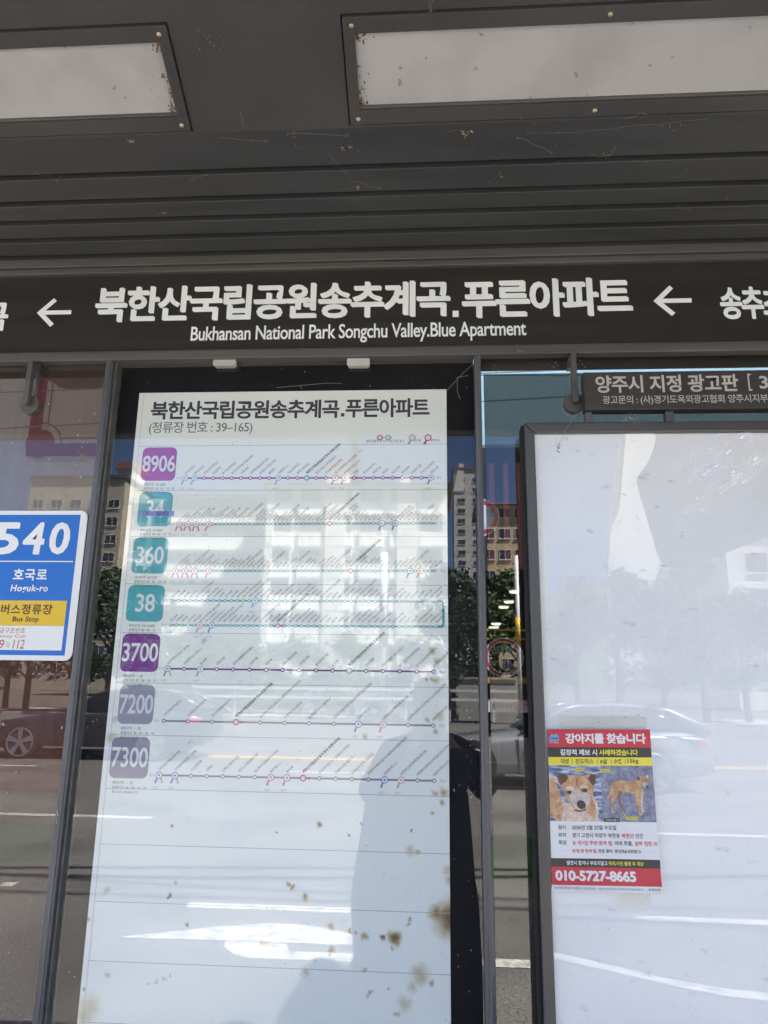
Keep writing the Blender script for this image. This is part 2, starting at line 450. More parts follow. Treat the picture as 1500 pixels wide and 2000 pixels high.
# glass clamps: arm down from the beam with a round disc
for (xa, ya0, yd) in ((58, 704, 791), (1121, 700, 787)):
    top, dc = W(xa, ya0, -0.02), W(xa, yd, -0.012)
    m = MB(); m.box(dc.x - 0.0065, dc.x + 0.0065, -0.034, -0.018, dc.z - 0.004, zrb - 0.001); m.box(dc.x - 0.0062, dc.x + 0.0062, -0.018, 0.0295, zrb - 0.022, zrb - 0.001)
    m.prism([(dc.x + 0.0066, -0.017, zrb - 0.03), (dc.x + 0.0066, 0.0, zrb - 0.03), (dc.x + 0.0066, 0.0, dc.z)], (0.004, 0, 0))
    m.cyl_y(dc.x, dc.z, 0.0235, -0.016, 0.003); m.cyl_y(dc.x, dc.z, 0.0065, -0.035, -0.016)
    m.build('glass_clamp', M_rail, shelter, bevel=0.0012)
# rod hanging below the front lip
p0, p1 = RY(696, 835, -1.46), RY(696, 946, -1.46)
hr = MB(); hr.box(p0.x - 0.014, p0.x + 0.014, -1.474, -1.446, p1.z, zl - 0.001); hr.box(p0.x - 0.02, p0.x + 0.02, -1.478, -1.442, zl - 0.012, zl - 0.0005)
hr.build('hanging_bar', M_rail, shelter, bevel=0.001)

# ------------------------------------------------------------------ ceiling lights
def diffuser_mat():
    m_, n, b, L = new_mat('aged_opal_acrylic')
    tc = n.nodes.new('ShaderNodeTexCoord'); no = n.nodes.new('ShaderNodeTexNoise'); no.inputs['Scale'].default_value = 7; no.inputs['Detail'].default_value = 5
    L.new(tc.outputs['Object'], no.inputs['Vector'])
    cr = n.nodes.new('ShaderNodeValToRGB'); e = cr.color_ramp.elements
    e[0].position = 0.28; e[0].color = (0.35, 0.345, 0.35, 1); e[1].position = 0.55; e[1].color = (0.43, 0.425, 0.43, 1)
    L.new(no.outputs[0], cr.inputs[0])
    vo = n.nodes.new('ShaderNodeTexVoronoi'); vo.inputs['Scale'].default_value = 20; vo.inputs['Randomness'].default_value = 1
    n2 = n.nodes.new('ShaderNodeTexNoise'); n2.inputs['Scale'].default_value = 40
    ad = n.nodes.new('ShaderNodeVectorMath'); ad.operation = 'MULTIPLY_ADD'; ad.inputs[1].default_value = (0.03, 0.03, 0.03)
    L.new(tc.outputs['Object'], n2.inputs['Vector']); L.new(n2.outputs[1], ad.inputs[0]); L.new(tc.outputs['Object'], ad.inputs[2])
    L.new(ad.outputs[0], vo.inputs['Vector'])
    mr = n.nodes.new('ShaderNodeMapRange'); mr.inputs[1].default_value = 0.03; mr.inputs[2].default_value = 0.10; mr.inputs[3].default_value = 0.45; mr.inputs[4].default_value = 1
    L.new(vo.outputs['Distance'], mr.inputs[0])
    mx = n.nodes.new('ShaderNodeMix'); mx.data_type = 'RGBA'; mx.blend_type = 'MULTIPLY'; mx.inputs[0].default_value = 1
    L.new(cr.outputs[0], mx.inputs[6]); L.new(mr.outputs[0], mx.inputs[7]); L.new(mx.outputs[2], b.inputs['Base Color'])
    b.inputs['Roughness'].default_value = 0.3; b.inputs['Specular IOR Level'].default_value = 0.35
    return m_
M_diff = diffuser_mat()
M_grime = paint('brown_grime', (0.16, 0.10, 0.05), 0.9, 0, 0.5, 90)
rnd = random.Random(5)
labels = ['ceiling light whose right end with two screws shows at top left of the soffit', 'ceiling light whose left end shows above the map case and advertising board']
for li, (x0, x1) in enumerate(lx):
    t = thing('ceiling_light', ((x0 + x1) / 2, (ya + yb) / 2, sz((ya + yb) / 2)), labels[li], 'ceiling light', 'unlit ceiling lights in the shelter soffit')
    fr, fr2 = 0.026, 0.023
    m = MB()
    def slab(xa, xb, y0, y1, o0=-0.004, o1=0.03, mi=0):
        k = len(m.v)
        m.v += [(x, y, sz(y, o)) for o in (o0, o1) for y in (y0, y1) for x in (xa, xb)]
        for q in ((0, 2, 3, 1), (4, 5, 7, 6), (0, 1, 5, 4), (2, 6, 7, 3), (0, 4, 6, 2), (1, 3, 7, 5)): m.f.append(tuple(k + i for i in q)); m.m.append(mi)
    slab(x0, x1, yb, yb + fr); slab(x0, x1, ya - fr, ya); slab(x0, x0 + fr2, yb + fr, ya - fr); slab(x1 - fr2, x1, yb + fr, ya - fr)
    m.build('frame', M_ceil, t, bevel=0.0012)
    m = MB(); slab(x0 + fr2, x1 - fr2, ya - fr - 0.003, ya - fr, 0.001, 0.0058); m.build('lip', M_rail, t)
    m = MB(); slab(x0 + 0.01, x1 - 0.01, yb + 0.01, ya - 0.01, 0.006, 0.012); m.build('diffuser', M_diff, t)
    xs = [x1 - 0.018, x1 - 0.62] if li == 0 else [x0 + 0.018, x0 + 0.52]
    for sx in xs:
        for sy in (yb + 0.013, ya - 0.011):
            m = MB(); nrm = Vector((0, -SLOPE, -1)).normalized(); c = Vector((sx, sy, sz(sy, -0.004)))
            m.tube([c, c + nrm * 0.0016, c + nrm * 0.0024], [0.0048, 0.0044, 0.002], 12)
            m.build('screw', M_screw, t, True)
    m = MB(); xe = x1 - fr2 if li == 0 else x0 + fr2; sg = -1 if li == 0 else 1
    for k in range(70):
        v = rnd.random()
        spot = rnd.choice([0.08, 0.08, 0.72, 0.93, 0.93, 0.5])
        yy2 = yb + fr + (ya - yb - 2 * fr) * min(0.98, max(0.02, rnd.gauss(spot, 0.045)))
        xx = xe + sg * abs(rnd.gauss(0, 0.010 if spot != 0.08 else 0.018)); r_ = rnd.uniform(0.0006, 0.0024)
        c = Vector((xx, yy2, sz(yy2, 0.0053)))
        m.face([c + Vector((r_ * math.cos(a_), r_ * math.sin(a_) * 1.2, -SLOPE * r_ * math.sin(a_) * 1.2)) for a_ in [R(-60 * q + rnd.uniform(-25, 25)) for q in range(6)]])
    m.build('grime', M_grime, t)
# cobwebs, husks and dust caught on the soffit
m = MB()
def strand(px, r=0.0005, mi=0, sag=0.0): m.tube([soffit(x + rnd.gauss(0, 1.5), y + rnd.gauss(0, 1.5), -0.006) for (x0_, y0_), (x1_, y1_) in zip(px, px[1:] + px[-1:]) for x, y in [(x0_ + (x1_ - x0_) * q / 4, y0_ + (y1_ - y0_) * q / 4) for q in range(4)]], r, 4, mi)
for px in ([(60, 338), (95, 345), (110, 352)], [(110, 352), (120, 342)], [(370, 350), (385, 346), (402, 343)], [(282, 410), (320, 418)], [(640, 300), (690, 355), (740, 366)], [(955, 357), (968, 348), (978, 336)], [(1150, 300), (1172, 307), (1190, 303), (1203, 285)], [(560, 262), (680, 262)], [(905, 252), (870, 258)], [(1040, 262), (1200, 250), (1380, 232)], [(1220, 232), (1260, 222)], [(838, 0), (842, 22)], [(842, 22), (846, 0)], [(470, 220), (476, 245)], [(1325, 405), (1350, 410)], [(1080, 300), (1010, 268)], [(430, 268), (520, 274)], [(830, 62), (860, 60)]):
    strand(px, rnd.uniform(0.00016, 0.0003))
for (x, y, n_, s_) in ((256, 277, 14, 7), (905, 262, 18, 10), (920, 257, 10, 4), (699, 366, 12, 4), (683, 286, 8, 6), (670, 290, 6, 5), (412, 85, 10, 30), (395, 62, 6, 30), (1185, 303, 8, 12), (1316, 250, 8, 30), (980, 345, 6, 4), (320, 416, 4, 4), (1090, 250, 10, 80), (560, 262, 8, 90), (300, 260, 6, 100), (950, 330, 8, 200), (600, 330, 10, 250), (1250, 380, 10, 220)):
    for k in range(n_):
        a_ = rnd.uniform(0, 6.28); q = rnd.random() * s_
        p = soffit(x + math.cos(a_) * q, y + math.sin(a_) * q * 0.6, -0.005)
        L_ = rnd.uniform(0.0012, 0.0045) if s_ < 20 else 0.0012
        dv = Vector((rnd.gauss(0, 1), rnd.gauss(0, 1), rnd.gauss(0, .4))).normalized() * L_
        m.tube([p, p + dv], rnd.uniform(0.0004, 0.0011), 4, 1 if s_ < 12 else 0)
for (x, y) in ((85, 712), (46, 706), (1108, 702), (1135, 712), (965, 720), (1080, 715), (1018, 683), (1135, 760), (1232, 812), (1238, 822), (1228, 818)):
    for k in range(7):
        p = W(x + rnd.gauss(0, 5), y + rnd.gauss(0, 4), -0.028 if y < 800 else -0.074); dv = Vector((rnd.gauss(0, 1), -0.3, rnd.gauss(0, 1))).normalized() * rnd.uniform(0.001, 0.004)
        m.tube([p, p + dv], rnd.uniform(0.0004, 0.001), 4, rnd.choice([0, 1]))
m.tube([W(1130, 800, -0.06), W(1105, 840, -0.075), W(1090, 872, -0.075)], 0.0004, 4)
for k in range(10):
    p = W(1087 + rnd.gauss(0, 3), 870 + rnd.gauss(0, 8), -0.0725); m.tube([p, p + Vector((rnd.gauss(0, .002), 0, rnd.gauss(0, .003)))], 0.0009, 5, 2)
cw = m.build('cobwebs', [M_web, M_husk, M_grime]); tag(cw, 'dusty cobweb threads and insect husks stuck along the slatted soffit and rails', 'cobweb'); cw['kind'] = 'stuff'

# ------------------------------------------------------------------ station name sign
I_white = ink('white_sign_vinyl', (0.91, 0.95, 0.97), 0.35)
M_brown = paint('dark_brown_sign_film', (0.034, 0.031, 0.029), 0.3, 0, 0.12, 6, 0.02, 120, 0.5, 0.12, (0.25, 3, 6))
sgn = thing('station_name_sign', (0, 0.0, zsb), 'long dark brown sign band with white Korean stop name and two left arrows', 'sign')
m = MB(); m.box(XL, XR, -0.012, 0.03, zsb + 0.001, zt1 - 0.001); m.build('panel', M_brown, sgn)
m = MB(); YT = -0.0126
write_px(m, '북한산국립공원송추계곡', 187, 554, 880, 624, YT, 0, 0.039, 0.9)
p, q = W(884, 607, YT), W(896, 619, YT); m.wall_rect(p.x, q.x, q.z, p.z, YT)
write_px(m, '푸른아파트', 902, 544, 1235, 619, YT, 0, 0.039, 0.9)
write_px(m, 'Bukhansan National Park Songchu Valley.Blue Apartment', 373, 632, 1028, 669, YT, 0, 0.014, 0.95)
write_px(m, '송추초등학교', 1406, 558, 1660, 622, YT, 0, 0.039, 0.86)
write_px(m, '송추계곡', -190, 590, 16, 648, YT, 0, 0.039, 0.86)
m.build('lettering', I_white, sgn)
for (xa, xb, yt, yb_, yc) in ((72, 139, 583, 639, 611), (1276, 1351, 558, 618, 588)):
    p, q = W(xa, yc, YT), W(xb, yc, YT); h = (W(xa, yt, YT).z - W(xa, yb_, YT).z) / 2; w_ = 0.0115; L_ = q.x - p.x; s_ = w_ * 0.72
    cx = p.x + h
    m = MB(); m.wall_poly([(p.x + 2 * s_ * 0.8, p.z - w_ / 2), (q.x, p.z - w_ / 2), (q.x, p.z + w_ / 2), (p.x + 2 * s_ * 0.8, p.z + w_ / 2)], YT)
    m.wall_poly([(p.x, p.z), (p.x + 2 * s_, p.z), (cx + s_ * 1.0, p.z + h - s_), (cx - 0.0, p.z + h)], YT - 0.0002)
    m.wall_poly([(p.x, p.z), (p.x + 2 * s_, p.z), (cx + s_ * 1.0, p.z - h + s_), (cx - 0.0, p.z - h)], YT - 0.0004)
    m.build('arrow', I_white, sgn)

# ------------------------------------------------------------------ route map case and poster
case = thing('map_case', (-0.34, 0, 0.5), 'glazed black display case between two posts holding the bus route map', 'display case')
X0, X1 = -0.7735, 0.1065
m = MB(); m.box(X0 + 0.001, X1 - 0.001, 0.022, 0.05, 0.45, zsb - 0.001); m.build('backing', M_black, case)
zct = W(500, 705, -0.004).z
m = MB(); m.box(X0 + 0.001, X1 - 0.001, -0.012, 0.02, zct, zrb - 0.0005); m.box(X0 + 0.0005, X0 + 0.006, -0.012, 0.02, 0.452, zct); m.build('case_frame', M_rail, case, bevel=0.001)
m = MB(); m.box(X0 + 0.0065, X1 - 0.0005, 0.0, 0.004, 0.46, zct - 0.0005); m.build('cover_glass', M_cover, case)
for (xa, xb) in ((417, 460), (678, 722)):
    p, q = W(xa, 701, -0.015), W(xb, 715, -0.015)
    m = MB(); m.wall_round(p.x, q.x, q.z, p.z, 0.006, -0.0175); m.prism([(x, -0.0174, z) for x, z in ((p.x + .001, p.z), (q.x - .001, p.z), (q.x - .001, q.z + .005), (q.x - .006, q.z + .0005), (p.x + .006, q.z + .0005), (p.x + .001, q.z + .005))], (0, 0.016, 0))
    m.build('clip', paint('off_white_plastic', (0.5, 0.49, 0.45), 0.5), case)

M_spl = paint('pale_dried_splash', (.55, .54, .5), .9); rsp = random.Random(17)
m = MB()
for k in range(85):                              # dried splashes and dust on the case glass
    x, y = rsp.choice([(rsp.uniform(884, 938), rsp.uniform(1380, 1990)), (rsp.uniform(884, 938), rsp.uniform(720, 1390)), (rsp.gauss(918, 6), rsp.uniform(1250, 1560)), (rsp.uniform(225, 900), rsp.uniform(715, 762)), (rsp.uniform(100, 230), rsp.uniform(1000, 1950))])
    p = W(x, y, -0.0004); r_ = rsp.choice((.0004, .0005, .0007, .0011)); m.tube([p, p + Vector((rsp.gauss(0, .0006), 0, -r_ * rsp.uniform(1, 4)))], r_ * .8, 5)
for px in ([(926, 709), (905, 728), (890, 744), (873, 762)], [(890, 738), (915, 733)], [(893, 742), (893, 765), (899, 780)], [(540, 757), (585, 753), (640, 748), (668, 749)], [(585, 753), (590, 760)]):
    m.tube([W(x, y, -.001) for x, y in px], .00028, 4)
m.build('dried_splashes', M_spl, case)
m = MB()
for k in range(90):
    f = rsp.random(); x, y = (168 - 45 * f + rsp.gauss(0, 4), 862 + 125 * f) if k < 60 else (rsp.uniform(5, 200), rsp.uniform(745, 1990)); p = W(x, y, .0035)
    m.tube([p, p + Vector((rsp.gauss(0, .0005), 0, -rsp.uniform(.001, .004)))], rsp.uniform(.0003, .0008), 5, 0 if k < 60 else 1)
for (x, y) in ((112, 1583), (113, 1590), (111, 1597), (110, 1604), (121, 1420), (158, 930)):
    p = W(x, y, -.0255)
    for q in range(3): m.tube([p + Vector((rsp.gauss(0, .0008), 0, rsp.gauss(0, .002))), p + Vector((rsp.gauss(0, .0006), 0, -rsp.uniform(.002, .006)))], .0008, 5, 1)
m.build('splash_marks', [M_husk, M_spl], shelter)

PX0, PX1, PZ1, PZ0 = W(272, 766, .01).x, W(872, 762, .01).x, W(600, 763, .01).z, 0.55
YP = 0.012
def poster_mat():
    m_, n, b, L = new_mat('faded_stained_poster_paper')
    ge = n.nodes.new('ShaderNodeTexCoord')
    no = n.nodes.new('ShaderNodeTexNoise'); no.inputs['Scale'].default_value = 60; no.inputs['Detail'].default_value = 4
    L.new(ge.outputs['Object'], no.inputs['Vector'])
    n_s = n.nodes.new('ShaderNodeVectorMath'); n_s.operation = 'SUBTRACT'; n_s.inputs[1].default_value = (.5, .5, .5); L.new(no.outputs[1], n_s.inputs[0])
    wob = n.nodes.new('ShaderNodeVectorMath'); wob.operation = 'MULTIPLY_ADD'; wob.inputs[1].default_value = (0.02, 0.0, 0.02)
    L.new(n_s.outputs[0], wob.inputs[0]); L.new(ge.outputs['Object'], wob.inputs[2])
    acc = None
    S = [(880, 1795, 46, 1.0), (855, 1785, 24, .8), (770, 1833, 19, 1), (748, 1830, 8, .9), (766, 1853, 6, .5), (597, 1751, 10, .95), (563, 1728, 8, .8), (571, 1733, 8, .8), (624, 1611, 7, .95), (365, 1805, 5, 1), (514, 1841, 14, .45), (645, 1812, 10, .7), (682, 1819, 6, .7), (695, 1822, 6, .6), (648, 1855, 10, .6), (646, 1866, 8, .55), (820, 1904, 26, .42), (806, 1928, 16, .35), (596, 1899, 14, .4), (844, 1922, 7, .6), (803, 1622, 4, .9), (683, 1630, 4, .9), (335, 1612, 4, .9), (329, 1749, 5, .9), (343, 1722, 8, .45), (705, 1610, 4, .8), (800, 1798, 7, .6), (798, 1805, 5, .6), (714, 1439, 9, .6), (850, 1428, 7, .6), (836, 1405, 8, .5), (852, 1330, 12, .5), (846, 1272, 13, .45), (853, 1290, 10, .4), (845, 1328, 9, .5), (833, 1326, 5, .6), (398, 1251, 12, .4), (868, 1547, 14, .6), (850, 1549, 8, .5), (864, 1568, 10, .6), (845, 1590, 6, .6), (217, 1440, 16, .35), (226, 1405, 12, .35), (175, 1968, 34, .35), (165, 1985, 26, .4), (209, 1738, 10, .4), (210, 1905, 8, .45), (171, 1795, 8, .6), (164, 1932, 5, .8), (712, 1830, 10, .6), (540, 1627, 4, .7), (520, 1774, 6, .6), (878, 1720, 16, .4), (875, 1700, 14, .3), (790, 1960, 20, .3), (775, 1980, 9, .45), (320, 1912, 7, .4), (305, 1918, 6, .4), (333, 1906, 6, .4), (292, 1923, 5, .4), (800, 1660, 14, .35), (815, 1664, 9, .45), (858, 1400, 14, .3), (722, 1938, 6, .6), (718, 1943, 5, .5), (760, 1932, 4, .6), (712, 1895, 7, .4), (845, 1005, 5, .3), (700, 1085, 5, .3)]
    for (x, y, r_, st) in S:
        p = W(x, y, YP); rr = r_ * 0.86 / 780; st *= 0.88
        vd = n.nodes.new('ShaderNodeVectorMath'); vd.operation = 'DISTANCE'; vd.inputs[1].default_value = (p.x, YP, p.z)
        L.new(wob.outputs[0], vd.inputs[0])
        mr = n.nodes.new('ShaderNodeMapRange'); mr.interpolation_type = 'SMOOTHSTEP'
        mr.inputs[1].default_value = 0; mr.inputs[2].default_value = rr; mr.inputs[3].default_value = st; mr.inputs[4].default_value = 0
        L.new(vd.outputs['Value'], mr.inputs[0])
        if acc is None: acc = mr.outputs[0]
        else:
            mx = n.nodes.new('ShaderNodeMath'); mx.operation = 'MAXIMUM'; L.new(acc, mx.inputs[0]); L.new(mr.outputs[0], mx.inputs[1]); acc = mx.outputs[0]
    # fine mildew specks, gathered in patches
    vo = n.nodes.new('ShaderNodeTexVoronoi'); vo.inputs['Scale'].default_value = 95; L.new(ge.outputs['Object'], vo.inputs['Vector'])
    mr = n.nodes.new('ShaderNodeMapRange'); mr.inputs[1].default_value = 0.06; mr.inputs[2].default_value = 0.16; mr.inputs[3].default_value = 0.55; mr.inputs[4].default_value = 0
    L.new(vo.outputs['Distance'], mr.inputs[0])
    pn = n.nodes.new('ShaderNodeTexNoise'); pn.inputs['Scale'].default_value = 9; L.new(ge.outputs['Object'], pn.inputs['Vector'])
    pm = n.nodes.new('ShaderNodeMapRange'); pm.inputs[1].default_value = 0.54; pm.inputs[2].default_value = 0.68; L.new(pn.outputs[0], pm.inputs[0])
    mu = n.nodes.new('ShaderNodeMath'); mu.operation = 'MULTIPLY'; L.new(mr.outputs[0], mu.inputs[0]); L.new(pm.outputs[0], mu.inputs[1])
    mx = n.nodes.new('ShaderNodeMath'); mx.operation = 'MAXIMUM'; L.new(acc, mx.inputs[0]); L.new(mu.outputs[0], mx.inputs[1])
    cr = n.nodes.new('ShaderNodeValToRGB'); e = cr.color_ramp.elements
    e[0].position = 0; e[0].color = (0.83, 0.86, 0.84, 1); e[1].position = 1; e[1].color = (0.13, 0.075, 0.045, 1)
    q = e.new(0.3); q.color = (0.62, 0.57, 0.43, 1); q = e.new(0.62); q.color = (0.36, 0.25, 0.15, 1)
    L.new(mx.outputs[0], cr.inputs[0]); L.new(cr.outputs[0], b.inputs['Base Color'])
    b.inputs['Roughness'].default_value = 0.07
    bp = n.nodes.new('ShaderNodeBump'); bp.inputs['Strength'].default_value = 0.03; bp.inputs['Distance'].default_value = 0.01
    n3 = n.nodes.new('ShaderNodeTexNoise'); n3.inputs['Scale'].default_value = 3; L.new(ge.outputs['Object'], n3.inputs['Vector']); L.new(n3.outputs[0], bp.inputs['Height'])
    L.new(bp.outputs[0], b.inputs['Normal'])
    return m_
poster = thing('route_map_poster', ((PX0 + PX1) / 2, YP, PZ0), 'white stained bus route map poster with seven coloured route number badges', 'poster')
m = MB(); m.box(PX0, PX1, YP, YP + 0.006, PZ0, PZ1); m.build('sheet', poster_mat(), poster)
I_text = ink('charcoal_print', (0.075, 0.075, 0.09)); I_grey = ink('grey_print', (0.2, 0.2, 0.22)); I_rule = ink('thin_grey_rule', (0.40, 0.42, 0.44)); I_pap = ink('paper_white_print', (0.8, 0.84, 0.85))
I_pale = ink('pale_grey_print', (0.36, 0.38, 0.42))
Y1, Y2, Y3, Y4, Y5 = YP - 0.0003, YP - 0.0006, YP - 0.0009, YP - 0.0012, YP - 0.0015
m = MB()
write_px(m, '북한산국립공원송추계곡', 295, 782, 663, 818, Y1, 0, 0.03, 0.9)
p, q = W(666, 807, Y1), W(672.5, 813.5, Y1); m.wall_rect(p.x, q.x, q.z, p.z, Y1)
write_px(m, '푸른아파트', 675, 778, 839, 815, Y1, 0, 0.03, 0.9)
m.build('title_lettering', I_text, poster)
m = MB(); write_px(m, '(정류장 번호 : 39–165)', 291, 823, 493, 849, Y1, 0, 0.008, 0.92)
m.build('stop_number_lettering', I_grey, poster)
ZD = [2.1695 - 0.1115 * k for k in range(14)]
m = MB(); xl = PX0 + 0.012
for z in ZD:
    if z > PZ0: m.wall_rect(xl, PX1, z - 0.0006, z + 0.0006, Y1)
m.wall_rect(xl - 0.0004, xl + 0.0004, PZ0, PZ1, Y2); m.build('ruled_lines', I_rule, poster)

names = ['원각사입구', '송추초등학교', '교현리입구', '우이령입구', '예비군훈련장', '푸른마을', '삼상리', '흥국사입구', '북한산성입구', '진관교', '하나고등학교', '은평뉴타운', '구파발역', '박석고개', '불광중학교', '연신내역', '불광역', '서부경찰서', '녹번역', '홍제역', '무악재역', '독립문역', '서대문역', '서울역', '숭례문', '장흥면사무소', '일영삼거리', '의정부시청', '경기도북부청사', '중앙역', '가능초등학교', '흥선광장', '안골', '울대고개', '신도아남아파트', '금오중학교', '금오지구', '효자고등학교', '경민대학', '호국로삼거리', '낙원웨딩홀', '제일시장', '신흥대학', '동부교회', '회룡역', '망월사역', '장암주공']
here = '북한산국립공원송추계곡.푸른아파트'
rr_ = random.Random(11)
I_num = ink('badge_number_white', (0.72, 0.75, 0.78))
icon_cols = {'p': (0.60, 0.25, 0.33), 'b': (0.22, 0.26, 0.58), 's': (0.33, 0.50, 0.70), 'r': (0.66, 0.36, 0.33), 'g': (0.55, 0.48, 0.34), 't': (0.3, 0.52, 0.56)}
I_ic = [ink('icon_' + k, c) for k, c in icon_cols.items()]; ik = {k: i for i, k in enumerate(icon_cols)}
I_here_r = ink('current_stop_crimson', (0.42, 0.05, 0.16)); I_here_t = ink('current_stop_teal', (0.08, 0.42, 0.44)); I_here_in = ink('current_stop_pink', (0.78, 0.62, 0.68))
def chain(t, lm, dots, icons, hr, x0, z0, x1, z1, n, here_i, teal_here, icon_at, word, r=0.0052, ts=0.0092, skip=0, lst=None):
    """one row of stops: line, stop dots, slanted names, station icons"""
    lw = 0.0019
    lm.wall_poly([(x0, z0 - lw), (x1, z1 - lw), (x1, z1 + lw), (x0, z0 + lw)], Y1)
    for i in range(n):
        f = i / (n - 1); x, z = x0 + (x1 - x0) * f, z0 + (z1 - z0) * f
        if i == here_i:
            hr.disc(x, z, r * 1.5, Y2, 1 if teal_here else 0); hr.disc(x, z, r * 1.02, Y3, 2)
            hr.wall_poly([(x + r * 1.6, z - 0.0012), (x + r * 2.8, z - 0.0012), (x + r * 2.8, z + 0.0012), (x + r * 1.6, z + 0.0012)], Y2, 1 if teal_here else 0)
            hr.wall_poly([(x + r * 2.6, z - 0.0035), (x + r * 3.5, z), (x + r * 2.6, z + 0.0035)], Y2, 1 if teal_here else 0)
            write(t, here, x + 0.001, z + r * 1.9, Y1, h=ts * 1.12, bold=0.025, rot=R(43), track=0.92)
            continue
        if i in icon_at:
            c = icon_at[i]
            for j, cc in enumerate(c):
                sg = -1 if j == 0 else 1
                icons.wall_poly([(x + sg * 0.002, z - 0.005), (x + sg * 0.0062, z - 0.006), (x + sg * 0.0095, z - 0.0155), (x + sg * 0.006, z - 0.017), (x + sg * 0.004, z - 0.011)], Y2, ik[cc])
            icons.disc(x, z, 0.0076, Y3, ik[c[0]]); icons.disc(x, z, 0.0059, Y4, len(I_ic)); icons.disc(x, z, 0.0026, Y5, ik[c[0]], 8)
            write(t, rr_.choice(['1호선', '3호선', '6호선']), x - 0.013, z - 0.028, Y1, h=0.0052, mi=1)
        else:
            dots.disc(x, z, r, Y2, 0); dots.disc(x, z, r * 0.55, Y3, 1)
        nm = names[(skip + i * 7) % len(names)]
        if rr_.random() < 0.22: nm = rr_.choice(pairs)
        if lst: nm = lst[i] or nm
        write(t, nm, x + 0.001, z + r * 1.8, Y1, h=ts, rot=R(43), track=0.92)
        if i in icon_at and rr_.random() < .7:
            L_ = len(nm) * ts * 0.98
            write(t, '(환승)', x + 0.001 + L_ * math.cos(R(43)), z + r * 1.8 + L_ * math.sin(R(43)), Y1, h=ts * .9, mi=1, rot=R(43), track=0.92)
    write(t, word[0], x0 - 0.022, z0 - 0.003, Y1, h=0.0062, mi=1); write(t, word[1], x1 + 0.012, z1 - 0.003, Y1, h=0.0062, mi=1)
def Z(y, x=600): return W(x, y, YP).z
rows = [
 ('8906', (0.40, 0.085, 0.36), (0.30, 0.045, 0.27), (274, 874, 345, 939), [((362, 934, 842, 933), 27, 13, True, {0: 's', 1: 's', 10: 's', 16: 'b', 17: 'r', 26: 'b'}, 'f')], ('배차간격  30–60분', '운행시간  05 : 00 ~ 22 : 30', '진명여객  02)959–2016')),
 ('34', (0.085, 0.40, 0.47), (0.10, 0.37, 0.42), (267, 961, 337, 1028), [((350, 1024, 850, 1022), 60, 35, False, {0: 'pp', 2: 'pp', 4: 'pp', 7: 'p', 47: 'b', 50: 'b'}, 'f')], ('배차간격  20–40분', '운행시간  04 : 00 ~ 22 : 10', '평안운수  031)840–5171')),
 ('360', (0.085, 0.40, 0.47), (0.10, 0.37, 0.42), (256, 1050, 328, 1120), [((343, 1115, 850, 1115), 54, 36, False, {0: 'pp', 2: 'pp', 4: 'pp', 7: 'p', 48: 'b', 50: 'r'}, 'f')], ('배차간격  22–27분', '운행시간  04 : 35 ~ 23 : 35', '제일여객  02)400–2214')),
 ('38', (0.085, 0.40, 0.47), (0.10, 0.37, 0.42), (245, 1143, 321, 1214), [((337, 1173, 852, 1175), 45, -1, False, {14: 's'}, 'f'), ((333, 1221, 852, 1224), 45, 18, False, {5: 'r', 7: 'b'}, 'b')], ('배차간격  210–220분', '운행시간  05 : 00 ~ 21 : 10', '진명교통  02)359–0109')),
 ('3700', (0.20, 0.045, 0.29), (0.16, 0.04, 0.24), (234, 1238, 312, 1312), [((328, 1306, 847, 1312), 17, 11, True, {0: 'bg', 2: 't'}, 'f')], ('배차간격   –  분', '운행시간  07 : 20 ~ 22 : 35', '경기고속  031)845–5171')),
 ('7200', (0.33, 0.315, 0.41), (0.26, 0.25, 0.32), (229, 1338, 302, 1414), [((320, 1408, 846, 1417), 12, 3, False, {8: 'b', 9: 'r'}, 'f')], ('배차간격   –  분', '운행시간  06 : 20 ~ 22 : 10', '경기고속  031)845–5171')),
 ('7300', (0.27, 0.255, 0.34), (0.26, 0.25, 0.31), (213, 1440, 292, 1520), [((311, 1514, 848, 1525), 18, 9, False, {0: 'bg', 1: 'bg', 7: 'p', 8: 'p', 14: 'b', 15: 'r'}, 'f')], ('배차간격   –  분', '운행시간  06 : 20 ~ 21 : 20', '경기고속  031)845–5171'))]
specials = {'7200': ['인천공항2터미널(T2)', '인천공항1층입국장(T1)', '인천공항3층출국장(T1)', '', '호원아이파크스토리.더샵파크에비뉴아파트', '의정부시청.세무서', '법원입구.상우고등학교', '의정부우체국.경기도북부자치경찰위원회', '의정부역', '의정부신세계백화점.흥선동', '의정부시외버스터미널.신도브래뉴아파트', '대원여객차고지'],
            '3700': ['김포공항국내선(11–2번홈)', '정왕중학교(시외버스)', '능곡역', '덕양구청', '화정1동행정복지센터', '고양시청', '원당역', '서울시립승화원', '고양동시장', '필리핀참전비', '선유동', '', '경민대학', '의정부법원.검찰청입구', '현대힐스테이트아파트', '경기도교육청북부청사', '의정부중앙로데오'],
            '7300': ['김포공항국제선(1정거장)', '김포공항국제선(11–2번홈)', '소노캄호텔', '킨텍스', '킨텍스제1전시장', '일산노인종합복지관', '일산호수공원관리사무소', '마두역', '백석역', '', '호원아이파크.더샵에비뉴아파트', '의정부시청.세무서', '법원입구.상우고등학교', '의정부우체국.경기도북부자치경찰위원회', '의정부역', '의정부신세계백화점.흥선동', '의정부시외버스터미널.신도브래뉴', '대원여객차고지']}
pairs = [a + '.' + b for a, b in zip(names[::4], names[3::4])]
preload(names + pairs + sum(specials.values(), []) + ['(환승)'], 0.0, 0.92)
preload(sum((list(r[5]) for r in rows), []), 0.0, 0.95)
